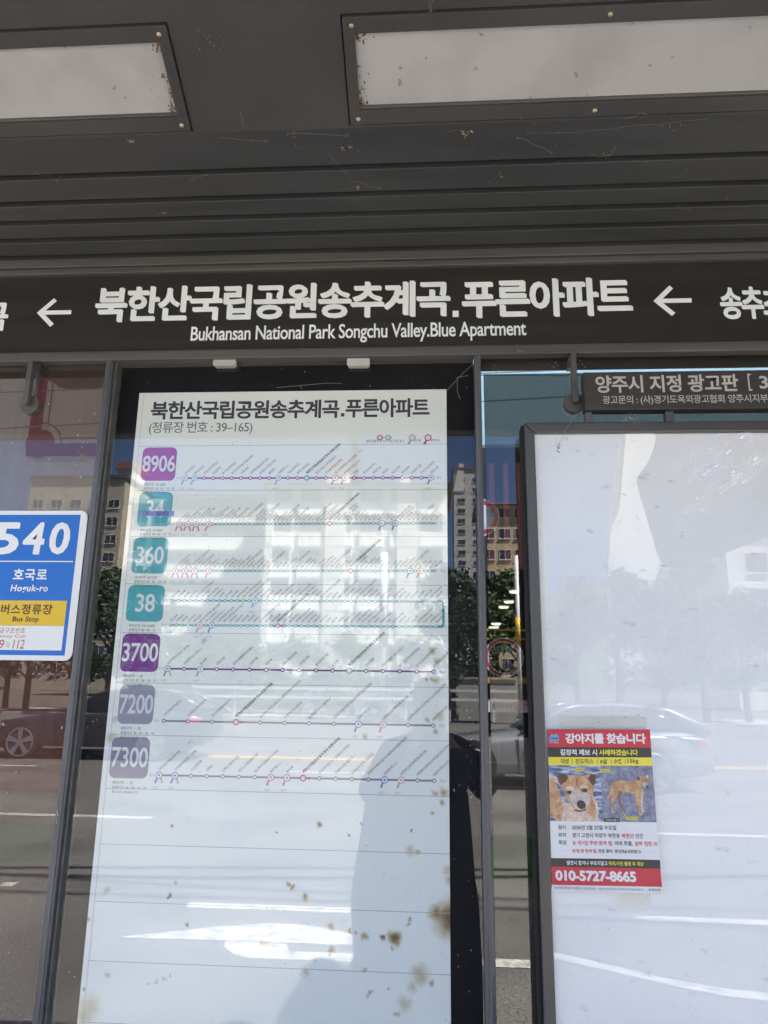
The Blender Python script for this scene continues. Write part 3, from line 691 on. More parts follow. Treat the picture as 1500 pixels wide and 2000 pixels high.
for ri, (num, bc, lc, bx, chains, small) in enumerate(rows):
    I_b = ink('route_badge_ink', bc); I_l = ink('route_line_ink', lc)
    m = MB(); xm = (bx[0] + bx[2]) / 2; ym = (bx[1] + bx[3]) / 2
    a, b, zt_, zb_ = W(bx[0] + 3, ym, YP).x, W(bx[2] - 1, ym, YP).x, W(xm, bx[1], YP).z, W(xm, bx[3], YP).z
    m.wall_round(a, b, zb_, zt_, 0.013, Y1); bd = m.build('route_badge', I_b, poster)
    m = MB(); w_ = (b - a) * {2: .52, 3: .8, 4: .95}[len(num)]
    write(m, num, (a + b) / 2, zb_ + (zt_ - zb_) * 0.26, Y2, w_, (zt_ - zb_) * 0.5, 0, 0.014, 0, 0.95, 0, True)
    m.build('number', I_num, bd)
    t, lm, dots, icons, hr = MB(), MB(), MB(), MB(), MB()
    for s_, sm in enumerate(small): write(t, sm, a + 0.01, zb_ - 0.0125 - 0.0098 * s_, Y1, h=0.0066, mi=0, track=0.95)
    for (px, n, hi, th, ia, mode) in chains:
        p, q = W(px[0], px[1], YP), W(px[2], px[3], YP)
        dense = n > 40
        chain(t, lm, dots, icons, hr, p.x, p.z, q.x, q.z, n, hi, th, ia, ('회차', '종점'), 0.0037 if dense else 0.0046, 0.0056 if dense else 0.0064, ri * 5, specials.get(num))
    if num == '38':
        p, q = W(852, 1175, YP), W(852, 1224, YP); cx, cz, rad = p.x + 0.004, (p.z + q.z) / 2, (p.z - q.z) / 2
        for i in range(16):
            f0, f1 = i / 16 * 180 - 90, (i + 1) / 16 * 180 - 90
            def sq(f, r_):
                c_, s_ = math.cos(R(f)), math.sin(R(f)); k = 0.36
                return (cx + 0.012 * (abs(c_) ** k) * r_ , cz + rad * math.copysign(abs(s_) ** k, s_) * r_)
            w2 = 0.0028 / rad
            lm.wall_poly([(cx + (sq(f0, 1)[0] - cx) - 0.0028 * math.cos(R(f0)), sq(f0, 1)[1] - 0.0028 * math.sin(R(f0))), (sq(f0, 1)[0] + 0.0028 * math.cos(R(f0)), sq(f0, 1)[1] + 0.0028 * math.sin(R(f0))), (sq(f1, 1)[0] + 0.0028 * math.cos(R(f1)), sq(f1, 1)[1] + 0.0028 * math.sin(R(f1))), (sq(f1, 1)[0] - 0.0028 * math.cos(R(f1)), sq(f1, 1)[1] - 0.0028 * math.sin(R(f1)))], Y1)
        lm.wall_poly([(p.x - 0.001, p.z - .0028), (cx + 0.001, p.z - .0028), (cx + 0.001, p.z + .0028), (p.x - .001, p.z + .0028)], Y1); lm.wall_poly([(q.x - 0.001, q.z - .0028), (cx + 0.001, q.z - .0028), (cx + 0.001, q.z + .0028), (q.x - .001, q.z + .0028)], Y1)
    ro = lm.build('route_line', I_l, poster); dots.build('stop_dots', [I_l, I_pap], ro); hr.build('current_stop_mark', [I_here_r, I_here_t, I_here_in], ro)
    icons.build('transfer_icons', I_ic + [I_pap], ro)
    t.build('stop_name_lettering', [I_text, I_pale], poster)
    if num == '34':
        a, b, zt_, zb_ = W(276, 1003, Y4).x, W(340, 1003, Y4).x, W(308, 998, Y4).z, W(308, 1008.5, Y4).z
        st = MB(); st.wall_rect(a, b, zb_, zt_, Y4); so_ = st.build('sticker', ink('violet_blue_label_tape', (0.20, 0.24, 0.66)), poster)
        st = MB(); write(st, '버스  없어짐', a + 0.011, zb_ + 0.0022, Y5, (b - a) * 0.72, (zt_ - zb_) * 0.74, 0, 0.004); st.build('lettering', I_text, so_)
# legend
m = MB()
for (x, y, c) in ((742, 855, 0), (758, 855, 1)):
    p = W(x, y, YP); m.disc(p.x, p.z, 0.0072, Y2, c); m.disc(p.x, p.z, 0.0048, Y3, 2); m.wall_poly([(p.x + 0.007, p.z - .001), (p.x + 0.013, p.z), (p.x + 0.007, p.z + .001)], Y2, c)
for (x, y, c) in ((805, 855, 4), (836, 855, 0)):
    p = W(x, y, YP); m.wall_poly([(p.x - 0.001, p.z - 0.006), (p.x - 0.007, p.z - 0.007), (p.x - 0.012, p.z - 0.016), (p.x - 0.007, p.z - 0.018), (p.x - 0.004, p.z - 0.012)], Y1, c); m.disc(p.x, p.z, 0.0085, Y2, c); m.disc(p.x, p.z, 0.006, Y3, 2)
write_px(m, '현재 정류장 및 버스 이동 방향 표기', 715, 858.5, 789, 864.5, Y1, 3, 0.0, 0.95); write_px(m, '지하철', 808, 857.5, 822, 863, Y1, 3); write_px(m, '광역버스', 841, 857, 860, 863, Y1, 3)
m.build('legend', [I_here_r, I_here_t, I_here_in, I_text, I_pale], poster)

# ------------------------------------------------------------------ blue address plate on the left pane
YA = -0.018
plate = thing('address_plate', (-0.96, YA, 1.7), 'blue and yellow street address plate with white border fixed to the left glass pane', 'address plate')
def honey(name, col, k=0.82):
    m_, n, b, L = new_mat(name)
    tc = n.nodes.new('ShaderNodeTexCoord'); vo = n.nodes.new('ShaderNodeTexVoronoi'); vo.inputs['Scale'].default_value = 260; vo.inputs['Randomness'].default_value = 0.12
    vo.feature = 'DISTANCE_TO_EDGE'
    L.new(tc.outputs['Object'], vo.inputs['Vector'])
    cr = n.nodes.new('ShaderNodeValToRGB'); cr.color_ramp.elements[0].position = 0.05; cr.color_ramp.elements[1].position = 0.16
    cr.color_ramp.elements[0].color = (*[c * k for c in col], 1); cr.color_ramp.elements[1].color = (*col, 1)
    L.new(vo.outputs[0], cr.inputs[0]); L.new(cr.outputs[0], b.inputs['Base Color'])
    b.inputs['Roughness'].default_value = 0.35
    return m_
P_white = honey('white_reflective_sheet', (0.93, 0.93, 0.91), 0.92); P_blue = honey('blue_reflective_sheet', (0.018, 0.20, 0.74), 0.6); P_yel = honey('yellow_reflective_sheet', (0.92, 0.60, 0.03), 0.85)
P_lw = ink('plate_white_letters', (0.92, 0.92, 0.92), 0.35); P_lb = ink('plate_brown_letters', (0.07, 0.035, 0.02), 0.4); P_lo = ink('plate_orange_letters', (0.52, 0.2, 0.12), 0.4)
ra, rb = W(168, 1010, YA).x, W(140, 1270, YA).x; xr = (ra + rb) / 2 + 0.003
zt_, zb_ = W(80, 997.5, YA).z, W(80, 1290, YA).z; xl = xr - 0.33
m = MB(); m.wall_round(xl, xr, zb_, zt_, 0.018, YA); m.prism([(p[0], YA + 0.0001, p[2]) for p in m.v], (0, 0.003, 0)); m.build('plate', P_white, plate)
Q1, Q2 = YA - 0.0004, YA - 0.0008
xi = W(157, 1005, YA).x + 0.001
m = MB(); m.wall_rect(xl + 0.011, xi, W(80, 1280, YA).z, W(80, 1005.5, YA).z, Q1); m.build('blue_field', P_blue, plate)
xj = W(131.5, 1173, YA).x
m = MB(); m.wall_rect(xl + 0.011, xj, W(60, 1222, YA).z, W(60, 1173, YA).z, Q2); m.build('yellow_band', P_yel, plate)
m = MB(); m.wall_rect(xl + 0.011, xj, W(60, 1270, YA).z, W(60, 1222.3, YA).z, Q2); m.wall_rect(xl + 0.03, W(143, 1097, YA).x, W(60, 1097.5, YA).z, W(60, 1095.5, YA).z, Q2); m.build('white_box', P_white, plate)
Q3 = YA - 0.0012
m = MB()
for ch, a, b in (('5', -16, 37), ('4', 44, 86), ('0', 95, 135)): write_px(m, ch, a, 1020, b, 1083, Q3, 0, 0.03, 1, 0.06)
write_px(m, '호국로', 26, 1111, 92, 1134, Q3, 0, 0.028, 1.1); write_px(m, 'Hoguk-ro', 20, 1142, 93, 1159, Q3, 0, 0.028, 1.08, 0.1)
m.build('white_lettering', P_lw, plate)
m = MB(); write_px(m, '버스정류장', 2, 1180, 102, 1200, Q3, 0, 0.018, 1.1); write_px(m, 'Bus Stop', 24, 1204, 75, 1217, Q3, 0, 0.02, 1.05, 0.1); m.build('brown_lettering', P_lb, plate)
m = MB(); write_px(m, '긴급구조번호', -11, 1226, 49, 1237, Q3, 0, 0.004, 1.1); write_px(m, 'Emergency Call', -36, 1239, 49, 1247, Q3, 0, 0.004, 1.05, 0.1)
write_px(m, '119', -22, 1249, 7, 1267, Q3, 0, 0.008, 1, 0.1); write_px(m, '또는', 12, 1254, 20, 1264, Q3); write_px(m, '112', 25, 1249, 47, 1267, Q3, 0, 0.008, 1, 0.1); m.build('orange_lettering', P_lo, plate)

# ------------------------------------------------------------------ advertising board, its header and the flyer
YB = -0.07
ad = thing('advertising_board', (0.8, YB, 0.04), 'grey framed advertising board with a blank white panel standing before the right pane', 'advertising board')
fx0, fx1, fz1 = 0.211, 0.2335, W(1043, 834, YB).z + 0.004
zi = W(1250, 844, YB).z; xo = 1.55
ft = W(1250, 823, YB).z
m = MB()
m.prism([(fx0, YB, 0.5), (fx1, YB, 0.5), (fx1, YB, zi), (fx0, YB, ft)], (0, 0.05, 0))
m.prism([(fx0, YB, ft), (fx1, YB, zi), (xo - 0.0225, YB, zi), (xo, YB, ft)], (0, 0.05, 0))
m.prism([(xo, YB, ft), (xo - 0.0225, YB, zi), (xo - 0.0225, YB, 0.5), (xo, YB, 0.5)], (0, 0.05, 0))
m.prism([(fx0, YB, 0.4985), (fx0, YB, 0.47), (xo, YB, 0.47), (xo, YB, 0.4985)], (0, 0.05, 0))
fo = m.build('frame', M_frame, ad, bevel=0.003)
m = MB(); m.box(fx0 - 0.0055, fx0 - 0.0005, YB + 0.012, YB + 0.05, 0.47, ft - 0.004); m.build('side_channel', M_rubber, ad)
for x in (0.5, 1.2):
    m = MB(); m.box(x, x + 0.05, YB + 0.055, YB + 0.068, 0.04, ft - 0.1); m.build('leg', M_frame, ad)
def board_mat():
    m_, n, b, L = new_mat('scuffed_white_acrylic')
    tc = n.nodes.new('ShaderNodeTexCoord')
    no = n.nodes.new('ShaderNodeTexNoise'); no.inputs['Scale'].default_value = 5; no.inputs['Detail'].default_value = 7; L.new(tc.outputs['Object'], no.inputs['Vector'])
    cr = n.nodes.new('ShaderNodeValToRGB'); e = cr.color_ramp.elements; e[0].position = .25; e[0].color = (.76, .78, .81, 1); e[1].position = .5; e[1].color = (.83, .85, .88, 1); L.new(no.outputs[0], cr.inputs[0])
    mp = n.nodes.new('ShaderNodeMapping'); mp.inputs['Scale'].default_value = (14, 14, 30); mp.inputs['Rotation'].default_value = (0, .5, 0); L.new(tc.outputs['Object'], mp.inputs[0])
    n2 = n.nodes.new('ShaderNodeTexNoise'); n2.inputs['Scale'].default_value = 1.6; n2.inputs['Detail'].default_value = 5; L.new(mp.outputs[0], n2.inputs['Vector'])
    mr = n.nodes.new('ShaderNodeMapRange'); mr.inputs[1].default_value = .66; mr.inputs[2].default_value = .80; mr.inputs[3].default_value = 1; mr.inputs[4].default_value = .62; L.new(n2.outputs[0], mr.inputs[0])
    mx = n.nodes.new('ShaderNodeMix'); mx.data_type = 'RGBA'; mx.blend_type = 'MULTIPLY'; mx.inputs[0].default_value = 1
    L.new(cr.outputs[0], mx.inputs[6]); L.new(mr.outputs[0], mx.inputs[7]); L.new(mx.outputs[2], b.inputs['Base Color']); b.inputs['Roughness'].default_value = 0.3
    return m_
m = MB(); m.box(fx1 - 0.002, xo - 0.02, YB + 0.012, YB + 0.018, 0.497, zi + 0.002); m.build('panel', board_mat(), ad)
M_acr = glass('clear_acrylic_cover', (0.98, 0.98, 0.98), 1.58, 0.015, (0.55, 0.53, 0.5), (3, 3, 3))
m = MB(); m.box(fx1 - 0.0015, xo - 0.021, YB + 0.005, YB + 0.008, 0.4975, zi + 0.0015); m.build('clear_cover', M_acr, ad)
YC = YB + 0.0046
m = MB(); rd = random.Random(3)
for (x, y, n_, s_) in ((1090, 870, 8, 6), (1130, 880, 5, 4), (1255, 935, 9, 10), (1265, 930, 5, 12), (1217, 962, 7, 14), (1230, 1015, 4, 16), (1145, 1245, 2, 2), (1408, 1085, 3, 4), (1330, 1045, 3, 9), (1165, 1410, 6, 10), (1218, 1398, 2, 3), (1246, 1398, 2, 2), (1186, 1812, 2, 3), (1342, 1905, 2, 3), (1170, 1880, 2, 4)):
    for k in range(n_):
        p = W(x + rd.gauss(0, s_ * .6), y + rd.gauss(0, s_ * .4), YC); dv = Vector((rd.gauss(0, 1), 0, rd.gauss(0, 1))).normalized() * rd.uniform(.0005, .0032)
        m.tube([p, p + dv], rd.uniform(.00025, .0007), 4)
m.build('dirt_specks', M_grime, ad)
M_tape = glass('clear_sticky_tape', (0.93, 0.92, 0.88), 1.6, 0.07, (0.6, 0.57, 0.5), (8, 8, 8), 0.08)
m = MB()
for (a, b, c, d, yk) in ((1088, 1396, 1262, 1424, YC - 0.0001), (1205, 1738, 1272, 1772, YC - 0.0001)):
    p, q = W(a, b, yk), W(c, d, yk); m.wall_poly([(p.x, q.z), (q.x, q.z + 0.002), (q.x + 0.001, p.z), (p.x + 0.003, p.z - 0.001)], yk)
m.build('tape', M_tape, ad)

hd = thing('advert_header_sign', (0.8, -0.045, 2.2), 'dark sign with pale Korean lettering above the advertising board', 'sign')
YH = -0.06
p0, p1 = W(1139, 727, YH), W(1143, 801, YH)
m = MB(); m.box((p0.x + p1.x) / 2, 1.6, YH, YH + 0.03, p1.z, p0.z); m.build('panel', M_dark, hd, bevel=0.0015)
I_cream = ink('pale_cream_vinyl', (0.50, 0.47, 0.43), 0.4)
m = MB(); write_px(m, '양주시 지정 광고판', 1163, 732, 1442, 766, YH - 0.0005, 0, 0.022, 0.95)
write_px(m, '[', 1461, 730, 1468, 763, YH - .0005, 0, 0.0); write_px(m, '3', 1483, 734, 1500, 759, YH - .0005, 0, 0.02)
write_px(m, '광고문의 : (사)경기도옥외광고협회 양주시지부', 1177, 771, 1500, 790, YH - .0005, 0, 0.008, 0.95); m.build('lettering', I_cream, hd)
for (a, b) in ((1140, 1153), (1295, 1310)):
    p, q = W(a, 812, YH + .03), W(b, 812, YH + .03); m = MB(); m.box(p.x, q.x, YH + 0.012, YH + 0.03, ft - 0.01, p1.z - 0.0005); m.build('bracket', M_post, hd)

# flyer, slightly rippled
YL = YB + 0.0035
fl = thing('missing_dog_flyer', (0.34, YL, 1.17), 'red, black and yellow missing dog flyer with two dog pictures taped to the white board', 'flyer')
FQ = [W(1069, 1424, YL), W(1268, 1424.5, YL), W(1293, 1745, YL), W(1078, 1741, YL)]
def fpt(u, v, lift=0.0):                          # u to the right, v downwards, 0..1
    a = FQ[0].lerp(FQ[1], u); b = FQ[3].lerp(FQ[2], u); p = a.lerp(b, v)
    y = YL - 0.0016 - 0.0012 * math.sin(5.2 * v + 2.1 * u) - 0.0018 * max(0, (u - .85) / .15) * math.sin(9 * v + 1) ** 2 - 0.002 * max(0, (v - .93) / .07) * (0.5 + 0.5 * math.sin(7 * u)) - lift * 0.00022
    return (p.x, y, p.z)
class FB(MB):
    def rect(s, u0, v0, u1, v1, L_, mi=0, nu=14, nv=10):
        for i in range(nu):
            for j in range(nv):
                a, b = u0 + (u1 - u0) * i / nu, u0 + (u1 - u0) * (i + 1) / nu; c, d = v0 + (v1 - v0) * j / nv, v0 + (v1 - v0) * (j + 1) / nv
                s.face([fpt(a, d, L_), fpt(b, d, L_), fpt(b, c, L_), fpt(a, c, L_)], mi)
    def shape(s, uv, L_, mi=0):
        a = sum(uv[i][0] * uv[(i + 1) % len(uv)][1] - uv[(i + 1) % len(uv)][0] * uv[i][1] for i in range(len(uv)))
        if a > 0: uv = uv[::-1]
        bm_pts = [fpt(u, v, L_) for u, v in uv]; s.face(bm_pts, mi)
    def text(s, body, u0, v0, u1, v1, L_, mi=0, bold=0.0, track=1.0):
        if bold > 0.022:
            e = (bold - 0.02) * (u1 - u0) / glyphs(body, 0.02, track)[2] * 2
            s.text(body, u0, v0, u1 - e, v1 - e * 0.6, L_, mi, 0.02, track); s.text(body, u0 + e, v0 + e * 0.6, u1, v1, L_ + 0.5, mi, 0.02, track)
            return
        v, fs, tw, th = glyphs(body, bold, track); k = len(s.v)
        for a, b in v: s.v.append(fpt(u0 + (u1 - u0) * a / tw, v1 - (v1 - v0) * b / th, L_))
        for f in fs: s.f.append(tuple(k + i for i in f)); s.m.append(mi)
F_white = ink('flyer_paper', (.80, .80, .81), .3); F_red = ink('flyer_red', (.62, .035, .06), .3); F_blk = ink('flyer_black', (.035, .033, .035), .3); F_yel = ink('flyer_yellow', (.82, .72, .06), .3); F_txt = ink('flyer_dark_text', (.05, .05, .055), .3)
F_water = paint('printed_blue_water', (.10, .14, .27), .3, 0, .3, 30, 0, 60, .5, .5, (1, 1, 4), (.42, .47, .58), (.42, .62)); F_road = paint('printed_blue_grey_ground', (.15, .17, .27), .3, 0, .2, 60, 0, 200, .5, .3, None, (.30, .31, .40))
F_tan = paint('printed_tan_fur', (.44, .22, .10), .3, 0, .2, 70, 0, 300, .5, .25, None, (.62, .38, .22)); F_pale = paint('printed_pale_fur', (.60, .46, .36), .3, 0, .1, 80, 0, 300, .5, .2, None, (.74, .62, .54)); F_ear = paint('printed_brown_ear', (.13, .065, .04), .3, 0, .3, 70); F_nose = ink('printed_nose', (.05, .035, .035), .3); F_wht = paint('printed_white_fur', (.55, .47, .44), .3, 0, .15, 60, 0, 300, .5, .2); F_lb = ink('flyer_light_blue', (.16, .42, .72), .3); F_shade = paint('printed_shadow_fur', (.25, .12, .06), .3, 0, .25, 80)
FM = [F_white, F_red, F_blk, F_yel, F_txt, F_water, F_road, F_tan, F_pale, F_ear, F_nose, F_wht, F_lb, F_shade]
m = FB(); m.rect(0, 0, 1, 1, 0, 0, 16, 40); m.build('paper', FM, fl)
m = FB()
m.rect(0, 0, 1, .115, 1, 1); m.rect(0, .115, 1, .178, 1, 2); m.rect(0, .178, 1, .23, 1, 3); m.rect(0, .802, 1, .853, 1, 2); m.rect(0, .853, 1, .96, 1, 1); m.build('colour_bands', FM, fl)
m = FB()
m.text('강아지를 찾습니다', .17, .025, .955, .092, 2, 0, .04, .92); m.text('결정적 제보 시', .115, .128, .475, .167, 2, 0, .03, .95); m.text('사례하겠습니다', .495, .128, .87, .167, 2, 3, .03, .95)
for tx, a, b in (('대성', .12, .195), ('진도믹스', .26, .435), ('6살', .50, .57), ('수컷', .63, .71), ('15kg', .765, .87)): m.text(tx, a, .187, b, .22, 2, 4, .022)
for a in (.228, .47, .605, .742): m.rect(a, .189, a + .004, .219, 2, 4, 1, 2)
y = .602
for tx, a, b, c, d in (('일시', .075, .145, .600, .627), ('위치', .075, .145, .648, .675), ('특징', .075, .145, .694, .721), ('2026년 2월 25일 수요일', .205, .62, .600, .629), ('경기 고양시 덕양구 북한동', .205, .65, .648, .676), ('인근', .795, .865, .648, .676), (', 이마 주름,', .575, .765, .694, .724), (', 콧등 흉터, 중성화&내장칩 O', .425, .835, .744, .768)): m.text(tx, a, c, b, d, 2, 4, .014)
for tx, a, b, c, d in (('북한산', .665, .78, .648, .676), ('눈 위+입 주변 흰색 털', .205, .57, .694, .722), ('살짝 접힌 귀', .782, .985, .694, .722), ('네 발 끝 흰색 털', .2, .42, .744, .768)): m.text(tx, a, c, b, d, 2, 1, .014)
m.text('발견시 잡거나 부르지말고', .145, .815, .52, .841, 2, 0, .02); m.text('위치/사진 촬영 후 제보', .53, .815, .85, .841, 2, 3, .02)
m.text('010-5727-8665', .035, .872, .775, .936, 2, 0, .045, .95)
m.text('찾으면 전단지를 직접 수거하겠습니다. 떼지 말아주세요.', .02, .970, .40, .985, 2, 4, 0); m.text('이 전단지 디자인과 문구의 무단 복제 및 2차 가공을 금지합니다.', .41, .972, .83, .985, 2, 4, 0); m.text('찾아피독', .905, .970, .985, .985, 2, 4, .01)
m.text('지베피독', .02, .052, .105, .068, 3, 4, .02); m.text('마포유기동물구조', .01, .082, .11, .091, 2, 0, 0)
m.build('lettering', FM, fl)
m = FB(); m.shape([(.012, .07), (.02, .045), (.045, .028), (.06, .04), (.078, .026), (.105, .042), (.112, .07), (.1, .078), (.02, .078)], 2, 12); m.shape([(.875, .975), (.885, .969), (.897, .975), (.895, .983), (.878, .983)], 2, 12); m.build('mountain_logo', FM, fl)
m = FB(); v0, v1 = .23, .578
m.rect(0, v0, .5, v1, 1, 5); m.rect(.5, v0, 1, v1, 1, 6)
# close-up of the dog: chest, head, ears, brow, muzzle, eyes, nose
def oval(cu, cv, ru, rv, L_, mi, n=14, rot=0): m.shape([(cu + ru * math.cos(2 * math.pi * i / n) * math.cos(rot) - rv * .66 * math.sin(2 * math.pi * i / n) * math.sin(rot), cv + rv * math.sin(2 * math.pi * i / n) * math.cos(rot) + ru * 1.5 * math.cos(2 * math.pi * i / n) * math.sin(rot)) for i in range(n)], L_, mi)
m.shape([(0, .30), (.06, .298), (.12, .33), (.4, .40), (.455, .46), (.465, .52), (.455, v1), (.08, v1), (.02, .55), (0, .52)], 2, 8)
m.shape([(.11, .34), (.2, .33), (.3, .36), (.4, .42), (.44, .5), (.42, .56), (.30, .5), (.17, .45)], 3, 7)
m.shape([(.12, .32), (.15, .298), (.22, .292), (.30, .292), (.36, .300), (.41, .325), (.425, .36), (.415, .41), (.40, .455), (.34, .495), (.29, .51), (.235, .505), (.205, .47), (.155, .42), (.125, .37)], 4, 7)
m.shape([(.08, .305), (.10, .285), (.14, .281), (.175, .292), (.19, .31), (.15, .335), (.11, .355), (.09, .335)], 5, 9); m.shape([(.335, .298), (.36, .287), (.44, .285), (.455, .30), (.445, .335), (.425, .36), (.40, .34), (.37, .315)], 5, 9)
m.shape([(.335, .295), (.37, .284), (.40, .284), (.39, .30), (.36, .318)], 6, 7)
m.shape([(.235, .38), (.275, .375), (.30, .40), (.38, .40), (.395, .45), (.355, .49), (.29, .508), (.24, .503), (.21, .46), (.19, .42)], 6, 11)
oval(.20, .374, .040, .014, 6, 8); oval(.335, .364, .040, .013, 6, 8); oval(.268, .335, .006, .03, 6, 13)
oval(.187, .398, .028, .012, 7, 13); oval(.335, .385, .030, .012, 7, 13)
oval(.19, .398, .019, .009, 8, 10); oval(.338, .386, .021, .009, 8, 10)
m.shape([(.265, .455), (.29, .445), (.325, .452), (.345, .475), (.335, .495), (.30, .503), (.265, .49), (.255, .47)], 8, 10); m.shape([(.225, .505), (.3, .512), (.345, .497), (.34, .507), (.29, .52), (.235, .514)], 7, 10)
m.shape([(.0, .32), (.05, .315), (.1, .40), (.13, .50), (.1, v1 - .002), (.08, v1 - .002), (.02, .55), (0, .52)], 3, 7)
# the standing dog
m.shape([(.60, .345), (.63, .328), (.68, .322), (.76, .328), (.83, .325), (.86, .32), (.88, .34), (.90, .375), (.885, .405), (.86, .425), (.80, .405), (.73, .393), (.67, .392), (.62, .40), (.595, .375)], 2, 7)
m.shape([(.60, .34), (.585, .37), (.575, .40), (.548, .43), (.545, .438), (.575, .432), (.60, .405), (.61, .37)], 2, 7)
m.shape([(.595, .37), (.66, .39), (.635, .43), (.605, .46), (.60, .505), (.615, .522), (.58, .522), (.578, .47), (.588, .43)], 3, 7); m.shape([(.66, .385), (.70, .393), (.675, .43), (.675, .46), (.69, .485), (.715, .496), (.68, .497), (.655, .46), (.65, .43)], 3, 13)
m.shape([(.81, .40), (.875, .41), (.865, .46), (.855, .515), (.875, .532), (.84, .534), (.825, .48)], 3, 7); m.shape([(.865, .40), (.90, .385), (.89, .43), (.88, .50), (.895, .517), (.865, .517), (.86, .45)], 3, 8)
m.shape([(.84, .335), (.85, .305), (.87, .295), (.92, .297), (.945, .305), (.95, .33), (.945, .355), (.925, .365), (.895, .355), (.87, .35)], 4, 7); m.shape([(.84, .315), (.845, .298), (.868, .298), (.875, .312), (.858, .325)], 5, 9); m.shape([(.925, .298), (.945, .285), (.955, .29), (.95, .308)], 5, 8)
m.shape([(.875, .335), (.91, .33), (.94, .335), (.94, .358), (.92, .366), (.89, .355)], 5, 11); oval(.932, .36, .012, .009, 6, 10, 8); oval(.895, .328, .007, .005, 6, 10, 8); oval(.93, .322, .007, .005, 6, 10, 8)
m.shape([(.58, .515), (.615, .515), (.615, .524), (.58, .524)], 4, 11); m.shape([(.845, .522), (.876, .522), (.876, .536), (.842, .536)], 4, 11); m.shape([(.87, .508), (.896, .508), (.896, .519), (.868, .519)], 4, 11)
for (a, b, c, d, mi) in ((.255, .246, .335, .265, 3), (.498, .252, .59, .272, 3), (.715, .546, .83, .566, 3), (.51, .556, .655, .579, 2)): m.rect(a, b, c, d, 5, mi, 2, 2)
for tx, a, b, c, d, mi in (('이마 주름', .265, .325, .25, .261, 4), ('살짝 접힌 귀', .505, .583, .257, .268, 4), ('네 발 끝 흰색 털', .722, .823, .551, .561, 4), ('아무것도 착용 X', .525, .64, .562, .573, 0)): m.text(tx, a, c, b, d, 7, mi, .01)
m.shape([(.674, .496), (.679, .496), (.722, .547), (.717, .548)], 4, 3); m.shape([(.856, .534), (.86, .535), (.828, .548), (.824, .547)], 4, 3)
m.build('dog_pictures', FM, fl)

# ------------------------------------------------------------------ shop behind the shelter
YS_ = 2.2
M_block = paint('grey_block_wall', (0.30, 0.28, 0.255), 0.85, 0, 0.15, 4, 0.3, 60, 0.3, 0.15)
M_teal = paint('cyan_fascia', (0.60, 0.84, 0.82), 0.45, 0, 0.05, 2)
M_palew = paint('pale_grey_green_render', (0.74, 0.75, 0.70), 0.8, 0, 0.1, 2, 0.1, 60, 0.3, 0.08)
M_redw = paint('dark_red_wall', (0.25, 0.062, 0.05), 0.7, 0, 0.2, 3, 0.1, 60, 0.3, 0.1)
M_green = paint('green_strip', (0.06, 0.22, 0.08), 0.7, 0, 0.15, 12)
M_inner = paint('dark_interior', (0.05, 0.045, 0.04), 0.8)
M_yel = paint('ochre_yellow_frame', (0.62, 0.38, 0.05), 0.45, 0, 0.1, 5)
M_red = paint('brick_red_bar', (0.66, 0.17, 0.14), 0.5, 0, 0.1, 6)
M_shopglass = glass('shop_window_glass', (0.8, 0.82, 0.8), 1.45, 0.01)
shop = thing('restaurant', (2, YS_, 0.04), 'restaurant behind the tinted glass with cyan fascia and dark lamp-lit windows', 'restaurant')
def zz(y, x=1000): return W(x, y, YS_).z
zg0, zg1, zbk, zw1, ztl = zz(1712), zz(1637), zz(1440), zz(1112), zz(868)
m = MB(); m.box(-14, 10, 2.2, 2.5, 0.04, zg0); m.box(-0.6, 10, 2.2, 2.5, zg1, zbk); m.box(-14, -0.6, 2.2, 2.5, zg1, 1.05)
for k in range(3):
    for i in range(26): pass
m.box(-14, 10, 2.2, 17.5, 4.3, 6.6); m.box(-14, -13.7, 2.5, 17.5, .04, 4.3); m.box(9.7, 10, 2.5, 17.5, .04, 4.3); m.box(-14, 10, 17.2, 17.5, 0.04, 4.3)  # unseen top above the fascia, made tall to keep sun off the shelter glass
m.build('wall', M_block, shop)
m = MB()
for k in range(5): m.box(-0.6, 10, 2.197, 2.2, zg1 + 0.115 * k, zg1 + 0.115 * k + 0.008)
for k in range(4):
    for i in range(14): x = -0.5 + 0.24 * i + (0.12 if k % 2 else 0); m.box(x, x + 0.008, 2.1965, 2.2, zg1 + 0.115 * k + 0.008, zg1 + 0.115 * k + 0.115)
m.build('mortar_joints', paint('pale_mortar', (0.45, 0.43, 0.39), 0.9), shop)
m = MB(); m.box(-14, 10, 2.17, 2.2, zg0 + 0.001, zg1 - 0.001); m.build('green_band', M_green, shop)
m = MB(); m.box(-0.6, 10, 2.2, 2.5, ztl, 4.299); m.build('fascia', M_teal, shop)
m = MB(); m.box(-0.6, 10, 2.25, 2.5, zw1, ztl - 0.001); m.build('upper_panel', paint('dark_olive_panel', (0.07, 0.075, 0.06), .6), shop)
m = MB(); m.box(-14, -0.601, 2.2, 2.5, 1.051, 2.52); m.build('red_wall', M_redw, shop)
m = MB(); m.box(-14, -0.601, 2.2, 2.5, 2.521, 4.299); m.build('upper_wall', M_palew, shop)
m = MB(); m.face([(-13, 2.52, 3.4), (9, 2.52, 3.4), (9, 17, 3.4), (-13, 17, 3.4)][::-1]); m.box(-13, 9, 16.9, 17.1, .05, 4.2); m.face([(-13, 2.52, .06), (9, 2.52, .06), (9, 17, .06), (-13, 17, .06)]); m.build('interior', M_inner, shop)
m = MB(); m.box(-0.59, 9.9, 2.26, 2.27, zbk, zw1); m.build('window', M_shopglass, shop)
M_lamp = emit('lit_lamp_glass', (1.0, 0.97, 0.9), 0.9)
